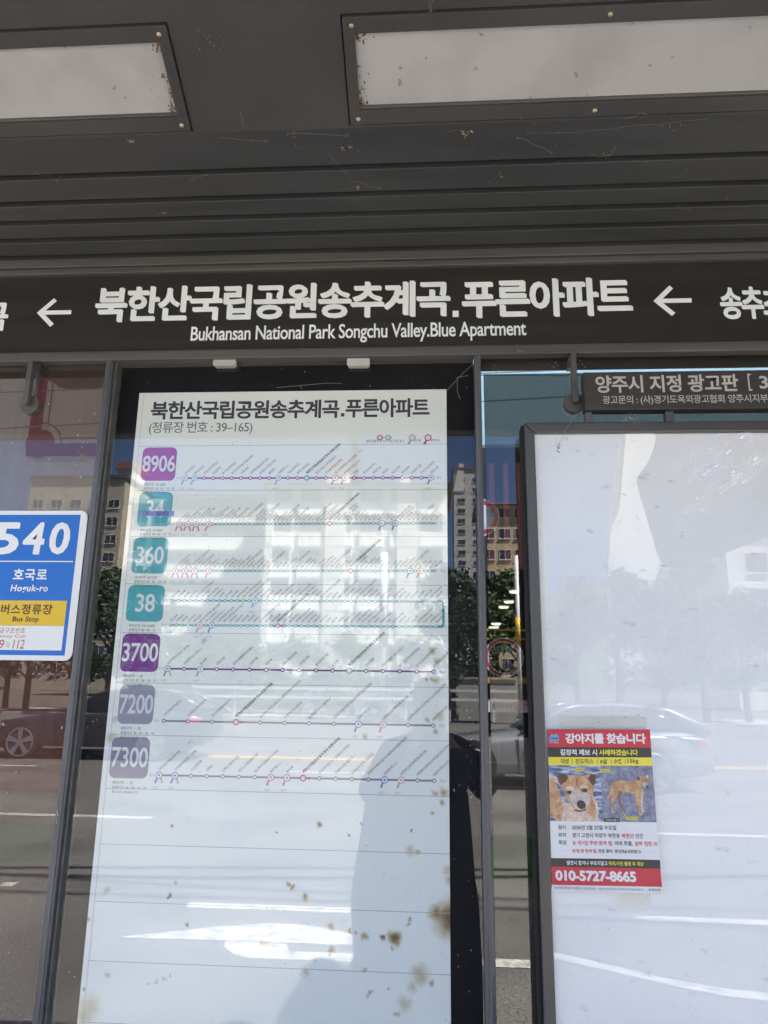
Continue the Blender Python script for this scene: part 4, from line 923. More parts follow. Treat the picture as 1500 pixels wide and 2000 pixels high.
for (x, y) in ((1004, 1154), (994, 1174), (984, 1184.5), (969, 1217), (964.5, 1224)):
    d = ray(x, y); t = (3.38 - CAM.z) / d.z; p = CAM + d * t
    if p.y > 16: t = (15.5 - CAM.y) / d.y; p = CAM + d * t
    r_ = 9.5 / 1400 * (p.y + 1.6); m = MB(); m.tube([(p.x, p.y, p.z), (p.x, p.y, p.z - 0.03), (p.x, p.y, p.z - 0.045)], [r_, r_, r_ * 0.8], 20); m.build('ceiling_lamp', M_lamp, shop, True)
m = MB()
for (ya, yb_) in ((1323, 1335), (1228, 1232), (1246, 1249)): m.box(-0.59, 9.9, 2.2, 2.235, zz(yb_), zz(ya))
m.build('window_rail', M_yel, shop)
for px in (962, 989.5, 1016.5):
    p = W(px, 1000, 2.19); m = MB(); m.box(p.x - .0135, p.x + .0135, 2.19, 2.249, zz(1110), zz(905)); m.build('red_bar', M_red, shop, bevel=0.003)
# round decals and the banner in the restaurant window
dk = thing('round_window_decal', (W(985, 1284, 2.19).x, 2.19, W(985, 1284, 2.19).z), 'round decal with a red brushed ring and dark brush lettering on the restaurant window', 'decal')
c = W(984, 1284, 2.19); D_w = ink('decal_white', (.85, .85, .85), .4); D_r = ink('decal_red', (.72, .06, .08), .4); D_k = ink('decal_dark', (.05, .05, .055), .4); YD = 2.194
m = MB(); m.ring(c.x, c.z, .076, .101, YD, 0, 40, -75, 275); m.ring(c.x, c.z, .0815, .0955, YD - .0006, 1, 40, -70, 270)
p = (c.x + .035, c.z - .092); m.wall_poly([(p[0] - .02, p[1] - .008), (p[0] + .03, p[1] + .012), (p[0] + .03, p[1] + .02), (p[0] - .02, p[1] + .006)], YD - .0003, 0)
for bo, mi, dy in ((.03, 0, 0), (.0, 2, .0009)):
    write(m, '백', c.x - .058, c.z + .0, YD - .001 - dy, .058, .055, mi, bo, R(8), 1, .15); write(m, '년', c.x + .008, c.z + .004, YD - .001 - dy, .045, .05, mi, bo, R(8), 1, .15); write(m, '家', c.x - .02, c.z - .066, YD - .0012 - dy, .062, .06, mi, bo, R(-4))
m.build('print', [D_w, D_r, D_k], dk)
p, q = W(946, 1366, 2.19), W(1046, 1392, 2.19)
bn = thing('window_banner', (1.5, 2.19, p.z), 'white strip banner with small dark lettering along the restaurant window', 'banner')
m = MB(); m.box(0.1, 3.2, 2.188, 2.198, q.z, p.z); m.build('cloth', paint('white_banner_cloth', (.80, .80, .80), .7), bn)
m = MB(); m.box(0.1, 3.2, 2.186, 2.188, p.z - .006, p.z + .002); m.build('red_edge', M_red, bn)
m = MB(); write_px(m, '한국3대짬뽕', 962, 1375, 1001, 1383, 2.187, 0, .01, 1.1); write_px(m, '백년짬뽕', 1027, 1374, 1078, 1384, 2.187, 0, .012); cc = W(1014, 1379, 2.187); m.ring(cc.x, cc.z, .0225, .0265, 2.187, 1, 20); write_px(m, '짬', 1009, 1374, 1019, 1384, 2.1868, 1, .01); m.build('lettering', [D_k, D_r], bn)
rs = thing('round_sign', (W(938, 1010, 1.9).x, 1.9, 2.2), 'round white sign with a red rim standing in front of the restaurant window', 'sign')
c = W(939, 1010, 1.9); m = MB(); m.cyl_y(c.x, c.z, .094, 1.9, 1.92); m.build('disc', D_w, rs); m = MB(); m.ring(c.x, c.z, .066, .088, 1.8985, 0, 40); m.build('rim', D_r, rs)
m = MB(); m.box(c.x - .02, c.x + .02, 1.921, 1.95, .04, c.z); m.build('post', M_post, rs)
# left sign box with red border
sb = thing('red_bordered_sign', (-1.7, 2.1, 3.2), 'cream sign box with dark red border fixed high on the building behind the left pane', 'sign')
sx0, sz0 = W(62, 800, 2.1).x, W(150, 891, 2.1).z; sx1, sz1 = -0.85, sz0 + 0.95
M_cream = paint('cream_sign_face', (.66, .56, .45), .5, 0, .15, 1.5); S_red = ink('dark_red_sign_print', (.34, .03, .06), .4)
m = MB(); m.box(sx0, sx1, 2.1, 2.199, sz0, sz1); m.build('box', M_cream, sb)
m = MB(); w_ = .075
m.wall_rect(sx0, sx1, sz0, sz0 + w_, 2.099); m.wall_rect(sx0, sx0 + w_, sz0 + w_, sz1 - w_, 2.099); m.wall_rect(sx1 - w_, sx1, sz0 + w_, sz1 - w_, 2.099); m.wall_rect(sx0, sx1, sz1 - w_, sz1, 2.099)
m.disc(sx0 + w_, sz0 + w_, .085, 2.0985, 0, 20)
m.ring(sx0 + w_, sz0 + w_, .118, .126, 2.0985, 0, 10, 0, 90); m.wall_rect(sx0 + w_ + .122, sx1 - .1, sz0 + w_ + .028, sz0 + w_ + .035, 2.0985); m.wall_rect(sx0 + w_ + .028, sx0 + w_ + .035, sz0 + w_ + .122, sz1 - .1, 2.0985)
m.build('border', S_red, sb)
m = MB(); q = W(160, 728, 2.09)
m.wall_poly([(q.x + .21 * math.cos(2 * math.pi * i / 20) * (1 + .12 * math.sin(3 * i)), q.z + .105 * math.sin(2 * math.pi * i / 20)) for i in range(20)], 2.0975); m.build('dark_patch', paint('brown_sign_print', (.17, .10, .07), .5, 0, .4, 6), sb)

for i, (za, zb_c) in enumerate(((zz(764, 1100), .03), (zz(770, 1100), -.02), (zz(831, 1100), .05))):
    m = MB(); m.tube([(x, 1.9 - .05 * i, za + zb_c * x - .1 * (1 - (x / 6) ** 2) * .3) for x in range(-6, 7)], .0035, 5)
    tag(m.build('shop_cable', M_gpole, smooth=True), ['upper thin cable slung in front of the cyan fascia', 'middle thin cable just below another before the cyan fascia', 'lowest thin cable before the cyan fascia'][i], 'cable', 'thin cables before the shop front')
# ------------------------------------------------------------------ overhead cables (their shadows cross the road)
for i, (y, z, r_, sag) in enumerate(((-1.9, 10.4, .05, .25), (-2.3, 10.9, .03, .3), (-1.5, 9.8, .045, .2), (-2.7, 11.3, .025, .4))):
    m = MB(); m.tube([(x, y + (-.10, .07, -.16, .05)[i] * (x + 4) + .25 * math.sin(x * .35 + i * 2), z - sag * (1 - (x / 22) ** 2)) for x in range(-22, 23, 1)], r_, 6)
    tag(m.build('overhead_cable', M_rubber, smooth=True), ['thick bundled cable strung along the street above the shelter', 'thin cable strung beside the thick bundle above the shelter', 'thickest sagging cable bundle between the shelter and the restaurant', 'highest thin cable nearest the road above the shelter'][i], 'cable', 'overhead cables along the street')

# ------------------------------------------------------------------ trees across the road
M_bark = paint('grey_brown_bark', (.10, .08, .06), .9, 0, .3, 6, .5, 20)
def leaf_mat(n_, c): return paint(n_, c, .6, 0, .4, 1.6, 0, 30, .3, .3)
M_leaf = [leaf_mat('dark_green_leaves', (.030, .055, .018)), leaf_mat('mid_green_leaves', (.045, .085, .025)), leaf_mat('yellow_green_leaves', (.07, .11, .03))]
def make_tree(name, h, w, mat, seed, label, cat='tree', low=0.25, n=2600):
    r = random.Random(seed); t = thing(name, (0, 0, 0), label, cat, 'street trees across the road')
    m = MB(); m.tube([(0, 0, 0), (.05, .02, h * .3), (-.04, .05, h * .6), (.02, 0, h * .88)], [h * .024, h * .02, h * .012, h * .004], 8)
    clumps = []
    for k in range(16):
        a = r.uniform(0, 6.28); f = r.uniform(low + .06, .95); rad = w * .5 * math.sin(math.pi * min(1, (f - low) / (1 - low) * .8 + .18)) * r.uniform(.35, .95)
        c = Vector((rad * math.cos(a), rad * math.sin(a), h * f)); clumps.append((c, w * r.uniform(.13, .24)))
        b = Vector((0, 0, h * max(.2, f - .2))); m.tube([b, b.lerp(c, .5) + Vector((0, 0, .1)), c], [h * .009, h * .006, h * .002], 5)
    m.build('trunk', M_bark, t, True)
    m = MB()
    for k in range(n):
        c, s = clumps[k % 16]; d = Vector((r.gauss(0, 1), r.gauss(0, 1), r.gauss(0, .8))); d = d.normalized() * s * (r.random() ** .45); p = c + d
        e = Vector((r.gauss(0, 1), r.gauss(0, 1), r.gauss(0, .6))).normalized(); u = e.cross(Vector((r.gauss(0, 1), r.gauss(0, 1), r.gauss(0, 1)))).normalized(); l_ = r.uniform(.10, .2) * (h / 6) ** .5
        m.face([p - e * l_, p + u * l_ * .45, p + e * l_, p - u * l_ * .45])
    m.build('crown', mat, t)
    return t
protos = [make_tree('broadleaf_tree', 7.2, 4.6, M_leaf[0], 1, ''), make_tree('broadleaf_tree', 6.3, 4.2, M_leaf[1], 2, ''), make_tree('broadleaf_tree', 3.6, 3.6, M_leaf[2], 3, '', low=.1)]
tl = [(155, -31.5, 0, 'dark leafy tree reflected left of the map case post'), (216, -32.5, 1, 'leafy tree reflected between the left post and the route map'), (262, -34, 0, 'dark tree reflected behind the number 360 badge'), (884, -31.5, 0, 'tall dark tree reflected in the black strip right of the route map'), (925, -32.5, 1, 'tree reflected at the right post of the map case'), (968, -33.5, 0, 'tree reflected in the narrow glass strip beside the advertising board'), (1020, -33, 1, 'tree reflected behind the left edge of the advertising board'),
      (1205, -31.5, 0, 'tall tree reflected under the white fin in the advertising board'), (1290, -32.5, 1, 'tree reflected below the side panel in the advertising board'), (1370, -31.5, 0, 'broad tree reflected at the right of the advertising board'), (1450, -33, 1, 'tree reflected at the right edge of the photo'), (1125, -34, 1, 'mid green tree reflected in the left half of the advertising board'),
      (310, -33, 2, 'low shrubby tree reflected beside the number 38 badge'), (400, -34, 2, 'low shrubby tree reflected left of the middle of the route map'), (490, -33.5, 2, 'low shrubby tree reflected at the middle of the route map'), (590, -34, 2, 'low shrubby tree reflected above the far guard rail'), (690, -33.5, 2, 'low shrubby tree reflected left of the white pole'), (800, -34, 2, 'low shrubby tree reflected right of the white pole'), (60, -33, 0, 'dark tree reflected behind the blue address plate'), (20, -35, 1, 'tree reflected at the left edge of the photo')]
used = set()
for px, y, k, lab in tl:
    p = RY(px, 1300, y)
    if k in used: t = copy_tree(protos[k], (p.x, y, 0), lab)
    else: t = protos[k]; t.location = (p.x, y, 0); t['label'] = lab; used.add(k)
    t.rotation_euler = (0, 0, px * 1.7); t.scale = (1, 1, 0.92 + (px % 7) * .03)

# ------------------------------------------------------------------ apartment blocks across the road
M_wallw = paint('cream_white_render', (.70, .685, .63), .8, 0, .06, .3, 0, 20, .3, .05); M_tan = paint('tan_render', (.42, .37, .29), .8, 0, .08, .3, 0, 20, .3, .06); M_wallg = paint('pale_grey_render', (.52, .51, .49), .8, 0, .06, .2)
M_tile = paint('red_roof_tiles', (.22, .085, .065), .7, 0, .2, 3); M_bro = paint('dark_brown_roof_edge', (.06, .045, .04), .7)
M_pane = paint('dark_window_glass', (.035, .042, .05), .06, 0, .3, 2, 0, 20, .7); M_pane2 = paint('painted_sky_grey_glass', (.11, .125, .13), .15, 0, .5, .35, 0, 20, .6); M_wf = paint('white_window_frame', (.62, .62, .6), .5)  # lighter grey panes: the sky's reflection is put into the base colour
def window_mesh(w, h, kind):
    m = MB(); d = .06
    m.box(-w / 2, w / 2, 0.0, 0.02, 0, h, 1)
    t = .05
    m.box(-w / 2, w / 2, 0.021, d, 0, t, 0); m.box(-w / 2, w / 2, .021, d, h - t, h, 0)
    for x in ([-w / 2, w / 2 - t, -t / 2] if kind < 2 else [-w / 2, w / 2 - t, -w / 6 - t / 2, w / 6 - t / 2]): m.box(x, x + t, .0215, d - .001, t, h - t, 0)
    if kind == 2:                                # flush balcony parapet and slab below a long window
        m.box(-w / 2 - .05, w / 2 + .05, .0, .16, -1.12, -.04, 2); m.box(-w / 2 - .1, w / 2 + .1, .0, .3, -1.32, -1.121, 0)
    else: m.box(-w / 2 - .08, w / 2 + .08, .021, .14, -.08, 0, 0)
    return m
M_white_parapet = paint('white_parapet', (.80, .79, .75), .8, 0, .05, .4)
def block(name, label, x0, x1, y, depth, h, floors, cols, wm, roofm, fh, win, kind, z_first=1.2, roof='slab', groupl=None):
    """apartment block whose front faces +Y (the shelter) at depth y"""
    t = thing(name, ((x0 + x1) / 2, y, 0), label, 'apartment block', 'apartment blocks across the road')
    m = MB(); m.box(x0, x1, y - depth, y, 0, h); m.build('wall', wm, t)
    m = MB()
    if roof == 'slab': m.box(x0 - .3, x1 + .3, y - depth - .3, y + .3, h, h + .5)
    else:
        m.prism([(x0 - .5, y + .7, h), (x0 - .5, y - depth - .7, h), (x0 - .5, y - depth * .5, h + 1.5)], (x1 - x0 + 1.0, 0, 0))
    m.build('roof', roofm, t)
    wp = None
    for f in range(floors):
        for c in range(cols):
            x = x0 + (x1 - x0) * (c + .5) / cols; z = z_first + f * fh
            if wp is None:
                wp = window_mesh(win[0], win[1], kind).build('window', [M_wf, M_pane if kind < 2 else M_pane2, M_white_parapet], t); w_ = wp
            else: w_ = wp.copy(); C.objects.link(w_)
            w_.parent = t; w_.matrix_parent_inverse = Matrix.Translation(-t.location); w_.location = (x, y, z)
    return t
a, b = RY(338, 968, -66), RY(519, 968, -66)
block('apartment_block', 'pale apartment block one storey lower reflected left of the long cream block', a.x, b.x, -66, 11, a.z, 6, 4, M_wallw, M_tile, 2.75, (2.7, 1.3), 2, a.z - 2.75 * 6 + 1.25, 'gable')
a, b = RY(523, 948, -60), RY(873, 948, -60)
A = block('apartment_block', 'long cream apartment block with red roof reflected across the upper route map', a.x, b.x, -60, 11, a.z, 6, 6, M_wallw, M_tile, 2.8, (1.95, 1.3), 2, a.z - 2.8 * 6 + 1.25, 'gable')
for (p0, p1, top, nm) in ((637, 676, 908, 'stair_tower'), (776, 813, 950, 'end_pier'), (520, 534, 945, 'pier')):
    q0, q1 = RY(p0, top, -59), RY(p1, top, -59); m = MB(); m.box(q0.x, q1.x, -62, -59.72, 0, q0.z); m.build(nm, M_wallw, A)
    if nm == 'stair_tower': m = MB(); m.prism([(q0.x - .2, -59.5, q0.z), (q1.x + .2, -59.5, q0.z), ((q0.x + q1.x) / 2, -59.5, q0.z + .8)], (0, -3.6, 0)); m.build('tower_roof', M_tile, A)
q0 = RY(791, 944, -60); m = MB(); m.box(q0.x - .4, q0.x + .4, -60.6, -59.8, 17, q0.z + .6); m.build('chimney', M_wallw, A)
# pale block with arched entrance at its left, lower
a, b = RY(258, 985, -66.6), RY(336.5, 985, -66.6)
block('apartment_block', 'lower cream block reflected behind the number 34 and 360 badges', a.x, b.x, -66.6, 9, a.z, 5, 2, M_wallw, M_wallg, 2.8, (1.5, 1.4), 0, a.z - 13.2)
a, b = RY(62, 936, -100), RY(246, 936, -100)
block('apartment_block', 'tan apartment block with dark roof edge reflected left of the route map', a.x, b.x, -100, 14, a.z, 10, 5, M_tan, M_bro, 2.7, (1.7, 1.35), 0, 2.2)
a, b = RY(231, 905, -112), RY(262, 905, -112)
m = MB(); tw = thing('roof_tower', ((a.x + b.x) / 2, -112, 0), 'slim pale tower with red cap reflected above the tan apartment block', 'tower'); m.box(a.x, b.x, -117, -112, 0, a.z - 1); m.build('wall', M_wallg, tw)
m = MB(); m.box(a.x - .3, b.x + .3, -117.3, -111.7, a.z - 1, a.z + .2); m.build('cap', M_tile, tw); m = MB(); m.box(a.x + .8, a.x + 2.2, -112, -111.93, a.z - 4.4, a.z - 2.9); m.build('window', M_pane, tw)
a, b = RY(886, 917, -180), RY(944, 917, -180)
T = block('apartment_tower', 'tall grey white apartment tower reflected in the black strip right of the map', a.x, b.x, -180, 14, a.z, 17, 2, M_wallg, M_tile, 2.75, (1.9, 1.2), 0, a.z - 47.5)
m = MB(); m.prism([(a.x - .2, -179.8, a.z - 6), (a.x + 2.6, -179.8, a.z - 6), (a.x + 2.6, -179.8, a.z + 1.5), (a.x + 1.4, -179.8, a.z + 1.5)], (0, -3, 0)); m.build('gable', M_wallw, T)
a, b = RY(1432, 930, -55), RY(1640, 930, -55)
D = block('apartment_block', 'white apartment block with barred windows reflected at the right of the advertising board', a.x, b.x, -55, 10, 21.0, 7, 4, M_wallw, M_wallg, 2.75, (1.7, 1.6), 1, 2.0)
a, b = RY(1425, 1100, -54), RY(1458, 1100, -54); m = MB(); m.box(a.x, b.x, -55, -54.7, 0, 20.5); m.build('pier', M_wallw, D)

a, b = RY(938, 986, -90), RY(1062, 986, -90)
block('apartment_block', 'low ochre block with a red roof reflected in the strip beside the advertising board', a.x, b.x, -90, 10, a.z, 8, 4, paint('ochre_render', (.46, .38, .24), .8, 0, .12, .3), M_tile, 2.75, (1.5, 1.3), 0, a.z - 2.75 * 8 + 1.0, 'gable')

# wooded hill
M_hill = paint('wooded_hill', (.035, .055, .025), .9, 0, .35, .06, 0, .5, .2, .3, None, (.075, .10, .04))
m = MB(); rh = random.Random(8); NX, NY = 60, 8
hv = lambda i, j: (-500 + 1000 * i / NX, -260 - 30 * j, (26 + 34 * math.exp(-((-500 + 1000 * i / NX - 110) / 120) ** 2) + 8 * math.sin(i * .7) + rh.uniform(-2, 2)) * math.sin(math.pi * min(1, j / 5) * .5) - 1)
gr_ = [[hv(i, j) for j in range(NY)] for i in range(NX + 1)]
for i in range(NX):
    for j in range(NY - 1): m.face([gr_[i][j], gr_[i][j + 1], gr_[i + 1][j + 1], gr_[i + 1][j]][::-1])
structure(m.build('hill', M_hill))

# ------------------------------------------------------------------ poles, rail and wall across the road
M_wpole = paint('white_painted_steel', (.62, .62, .61), .45, 0, .06, 4); M_ypole = paint('yellow_sleeve', (.66, .42, .04), .5, 0, .1, 4)
p = RY(747, 1300, -29.8)
po = thing('utility_pole', (p.x, p.y, 0), 'white pole with a wide upper sleeve reflected right of the middle of the route map', 'pole')
m = MB(); m.tube([(p.x, p.y, 0), (p.x, p.y, RY(747, 1082, -29.8).z)], [.11, .10], 14); m.build('shaft', M_wpole, po, True)
m = MB(); m.tube([(p.x, p.y, RY(747, 1260, -29.8).z), (p.x, p.y, RY(747, 1080, -29.8).z)], .17, 16); m.build('sleeve', M_wpole, po, True)
p = RY(1014, 1300, -24)
po = thing('street_pole', (p.x, p.y, 0), 'slim white pole with yellow sleeve reflected in the narrow strip beside the advertising board', 'pole')
m = MB(); m.tube([(p.x, p.y, 0), (p.x, p.y, RY(1014, 1085, -24).z)], .075, 12); m.build('shaft', M_wpole, po, True)
m = MB(); m.tube([(p.x, p.y, RY(1014, 1262, -24).z), (p.x, p.y, RY(1014, 1206, -24).z)], .10, 12); m.build('sleeve', M_ypole, po, True)
p = RY(189, 1050, -40)
po = thing('concrete_pole', (p.x, p.y, 0), 'grey concrete pole reflected before the tan apartment block', 'pole')
m = MB(); m.tube([(p.x, p.y, 0), (p.x, p.y, 11)], [.2, .13], 12); m.build('shaft', M_gpole, po, True); m = MB(); m.box(p.x - .9, p.x + .9, p.y - .05, p.y + .05, 10.2, 10.3); m.build('crossarm', M_gpole, po)
a, b = RY(560, 1345, -29), RY(812, 1345, -29)
gr = thing('guard_rail', ((a.x + b.x) / 2, -29, 0), 'white two-bar guard rail at the far edge of the road', 'guard rail')
for zc in (.98, 1.34): m = MB(); m.box(a.x - 4, b.x + 5, -29.04, -28.96, zc - .05, zc + .05); m.build('bar', M_wpole, gr)
for k in range(9): x = a.x - 4 + k * (b.x - a.x + 9) / 8; m = MB(); m.box(x - .04, x + .04, -29.09, -29.041, .1, 1.42); m.build('post', M_wpole, gr)
a, b = RY(895, 1330, -30.2), RY(1008, 1330, -30.2)
cwl = MB(); cwl.box(a.x, b.x, -30.6, -30.2, .1, RY(895, 1326, -30.2).z); cwl.box(a.x - .06, b.x + .06, -30.66, -30.14, RY(895, 1326, -30.2).z, RY(895, 1322, -30.2).z)
tag(cwl.build('concrete_wall', M_gpole), 'short pale concrete wall reflected right of the route map', 'wall')

# white curved tower beyond the trees
wt = thing('white_tower', (17, -47, 0), 'tall white tower with a leaning edge reflected in the advertising board', 'tower')
L_ = [RY(x, y, -46) for x, y in ((1188, 1330), (1188, 1100), (1193, 1020), (1201, 950), (1210, 890), (1221, 820), (1240, 720))]; R_ = [RY(x, y, -46) for x, y in ((1310, 720), (1300, 1000), (1300, 1330))]
m = MB(); m.prism([tuple(p) for p in L_ + R_], (0, -.8, 0)); m.build('wall', paint('bright_white_render', (.82, .81, .77), .7, 0, .04, .3), wt)
m = MB(); m.tube([RY(1222, 840, -45.9), RY(1208, 1000, -45.9)], .10, 8); m.build('drain_pipe', paint('cream_pipe', (.62, .58, .42), .6), wt)

# ------------------------------------------------------------------ LED side panel under the roof edge
def RX(x, y, X):
    d = ray(x, y); t = (X - CAM.x) / d.x
    return (-CAM.y - d.y * t, CAM.z + d.z * t)
XP = 1.2
prof = [RX(x, y, XP) for x, y in ((1600, 983), (1500, 1026), (1400, 1066), (1280, 1116), (1268, 1085), (1255, 1040), (1241, 990), (1231, 952), (1236, 938), (1250, 920), (1262, 893), (1267, 870), (1264, 850), (1255, 830), (1240, 800))]
zc = zl - 0.012
prof += [(-1.56, prof[-1][1] + .1), (-1.56, zc), (prof[0][0], zc)]
lp = thing('led_side_panel', (XP, -1.8, 2.2), 'dark grey winged side panel with dotted light-up lettering reflected in the advertising board', 'display panel')
m = MB(); m.prism([(XP, y, z) for y, z in prof], (.12, 0, 0)); m.build('panel', paint('dark_grey_panel_skin', (.035, .035, .037), .5, 0, .04, 1), lp)
m = MB(); m.box(XP + .03, XP + .09, -1.45, -1.36, zc, zl + .05); m.build('hanger', M_dark, lp)
rl = random.Random(21); LC = [emit('led_white', (1, .95, .85), .7), emit('led_blue', (.3, .65, 1), 1.0), emit('led_violet', (.75, .7, 1), .8)]
m = MB()
def led_bar(y0, z0, y1, z1, mi):
    n_ = max(2, int(math.hypot(y1 - y0, z1 - z0) / .014))
    for i in range(n_):
        f = (i + .5) / n_; y, z = y0 + (y1 - y0) * f, z0 + (z1 - z0) * f; s_ = .0026
        m.face([(XP - .002, y - s_, z - s_), (XP - .002, y - s_, z + s_), (XP - .002, y + s_, z + s_), (XP - .002, y + s_, z - s_)], mi)
for row, (pa, pb, mi, hc) in enumerate((((1305, 1040), (1470, 930), 0, .075), ((1300, 990), (1450, 885), 2, .075), ((1295, 948), (1400, 872), 1, .07))):
    y0, z0 = RX(*pa, XP); y1, z1 = RX(*pb, XP); n_ = 9 - row * 2
    for k in range(n_):
        f = k / n_; yc, zc_ = y0 + (y1 - y0) * f, z0 + (z1 - z0) * f; w_ = (y1 - y0) / n_ * .72
        for q in range(5):
            h0 = zc_ + hc * rl.choice((0, .25, .5, .75, 1)); 
            if rl.random() < .55: led_bar(yc, h0, yc + w_ * rl.choice((.5, 1)), h0, mi)
            else: a_ = yc + w_ * rl.choice((0, .5, 1)); led_bar(a_, zc_ + hc * rl.choice((0, .4)), a_, zc_ + hc * rl.choice((.6, 1)), mi)
m.build('display_dots', LC, lp)

# ------------------------------------------------------------------ cars
def car_paint(name, c, metal=.5):
    m_, n, b, L = new_mat(name); b.inputs['Base Color'].default_value = (*c, 1); b.inputs['Metallic'].default_value = metal; b.inputs['Roughness'].default_value = .32; b.inputs['Coat Weight'].default_value = 1; b.inputs['Coat Roughness'].default_value = .03
    no = n.nodes.new('ShaderNodeTexNoise'); no.inputs['Scale'].default_value = 400; mr = n.nodes.new('ShaderNodeMapRange'); mr.inputs[3].default_value = .28; mr.inputs[4].default_value = .38; L.new(no.outputs[0], mr.inputs[0]); L.new(mr.outputs[0], b.inputs['Roughness'])
    return m_
M_cg = paint('car_window_glass', (.012, .014, .018), .04, 0, .1, 2, 0, 20, .8); M_tyre = paint('tyre_rubber', (.02, .02, .02), .8); M_rim = paint('alloy_rim', (.5, .5, .52), .3, .8, .1, 20); M_chr = paint('chrome_trim', (.75, .75, .77), .12, 1, .05, 10); M_hl = paint('headlight_lens', (.6, .62, .65), .08, .3, .1, 20); M_tl = paint('tail_light_lens', (.35, .02, .02), .1)
def make_car(name, label, body, x, y, H, Lc=4.7, Wd=1.84):
    """sedan facing -X; (x, y) is the front axle line and the body centre line"""
    t = thing(name, (x, y, 0), label, 'car')
    wb = Lc * .585; fo = Lc * .19
    k = H / 1.45
    # stations: distance from front axle, half width, bottom, shoulder height, top height
    ST = [(-fo, .55, .34, .56, .60), (-fo + .06, .72, .27, .64, .68), (-fo + .3, .84, .2, .70, .755), (0, .90, .19, .76, .845), (.45, .92, .18, .82, .91), (.95, .92, .17, .87, .955), (1.6, .92, .17, .89, .96), (2.3, .92, .17, .90, .965), (wb - .2, .92, .18, .93, .985), (wb + .25, .90, .2, .945, 1.0), (wb + .6, .86, .25, .93, 1.01), (Lc - fo - .06, .78, .32, .86, .98), (Lc - fo, .66, .40, .74, .90)]
    m = MB(); rings = []
    for (dx, hw, zb_, zs, zt_) in ST:
        s_ = Wd / 1.84; prof = [(0, zb_), (.86, zb_), (.97, zb_ + .10), (1.0, zb_ + (zs - zb_) * .45), (.985, zb_ + (zs - zb_) * .66), (.99, zs - .06), (.95, zs), (.74, zt_ - .01), (.4, zt_), (0, zt_ + .008)]
        pts = [(q * hw * s_, z_ * k) for q, z_ in prof]; ring = pts + [(-a_, b_) for a_, b_ in pts[::-1][1:-1]]
        base = len(m.v); rings.append((base, len(ring))); m.v += [(x + dx, y + a_, b_) for a_, b_ in ring]
    for (b0, n_), (b1, _) in zip(rings, rings[1:]):
        for i in range(n_): j = (i + 1) % n_; m.f.append((b0 + i, b0 + j, b1 + j, b1 + i)); m.m.append(0)
    m.f.append(tuple(range(rings[0][0], rings[0][0] + rings[0][1]))[::-1]); m.f.append(tuple(range(rings[-1][0], rings[-1][0] + rings[-1][1]))); m.m += [0, 0]
    m.build('body', body, t, True)
    # greenhouse
    GS = [(.78, .80, .92, .925), (1.5, .76, .93, 1.33), (1.75, .745, .935, 1.395), (2.25, .735, .94, 1.43), (2.8, .73, .95, 1.40), (3.15, .72, .96, 1.33), (3.75, .70, .985, 1.02)]
    m = MB(); rg = []
    f_ = lambda v_: v_ * k
    for (dx, hw, z0, z1) in GS:
        tw = hw * (1 - .20 * (z1 - z0) / .48); pts = [(hw, z0), (hw * .985, z0 + (z1 - z0) * .3), (tw + .02, z1 - .04 * (z1 - z0) / .48), (tw - .07, z1), (0, z1 + .015)]
        ring = pts + [(-a_, b_) for a_, b_ in pts[::-1][1:]]; rg.append((len(m.v), len(ring))); m.v += [(x + dx * (wb / 2.75), y + a_, f_(b_)) for a_, b_ in ring]
    for (b0, n_), (b1, _) in zip(rg, rg[1:]):
        for i in range(n_ - 1): m.f.append((b0 + i, b0 + i + 1, b1 + i + 1, b1 + i)); m.m.append(0)
    m.build('windows', M_cg, t, True)
    # roof skin, pillars, trim
    sc = wb / 2.75; m = MB(); rows_ = []
    for (dx, hw, z0, z1) in GS[1:6]:
        tw = hw * (1 - .20 * (z1 - z0) / .48); rows_.append([(x + dx * sc, y + a_, f_(b_)) for a_, b_ in ((tw + .025, z1 - .035), (tw - .065, z1 + .008), (0, z1 + .024), (-tw + .065, z1 + .008), (-tw - .025, z1 - .035))])
    for r0, r1 in zip(rows_, rows_[1:]):
        for i in range(4): m.face([r0[i], r0[i + 1], r1[i + 1], r1[i]])
    m.build('roof', body, t, True)
    for s_ in (1, -1):
        m = MB(); m.tube([(x + .78 * sc, y + s_ * .81, f_(.92)), (x + 1.5 * sc, y + s_ * .64, f_(1.325)), (x + 1.75 * sc, y + s_ * .625, f_(1.385))], .032, 6); m.build('front_pillar', body, t, True)
        m = MB(); m.tube([(x + 2.8 * sc, y + s_ * .62, f_(1.385)), (x + 3.15 * sc, y + s_ * .63, f_(1.315)), (x + 3.76 * sc, y + s_ * .71, f_(1.0))], [.03, .05, .08], 6); m.build('rear_pillar', body, t, True)
        m = MB(); m.tube([(x + 2.12 * sc, y + s_ * .80, f_(.94)), (x + 2.2 * sc, y + s_ * .645, f_(1.395))], .03, 6); m.build('middle_pillar', M_tyre, t, True)
        m = MB(); m.box(x + .8 * sc, x + 3.6 * sc, y + s_ * .865 - .01, y + s_ * .865 + .01, f_(.905), f_(.93)); m.build('window_trim', M_chr, t)
        m = MB(); m.box(x + .5, x + wb - .45, y + s_ * .912 - .012, y + s_ * .912 + .012, .225 * k, .265 * k); m.build('sill_trim', M_chr, t)
        m = MB(); m.prism([(x + .98 * sc, y + s_ * .93, f_(.93)), (x + 1.02 * sc, y + s_ * 1.06, f_(.95)), (x + 1.06 * sc, y + s_ * 1.06, f_(1.06)), (x + 1.0 * sc, y + s_ * .95, f_(1.05))], (.16, 0, 0)); m.build('mirror', body, t)
        for dx in (1.75, 2.75): m = MB(); m.box(x + dx * sc, x + dx * sc + .2, y + s_ * .915 - .015, y + s_ * .915 + .015, f_(.735), f_(.765)); m.build('door_handle', M_chr, t)
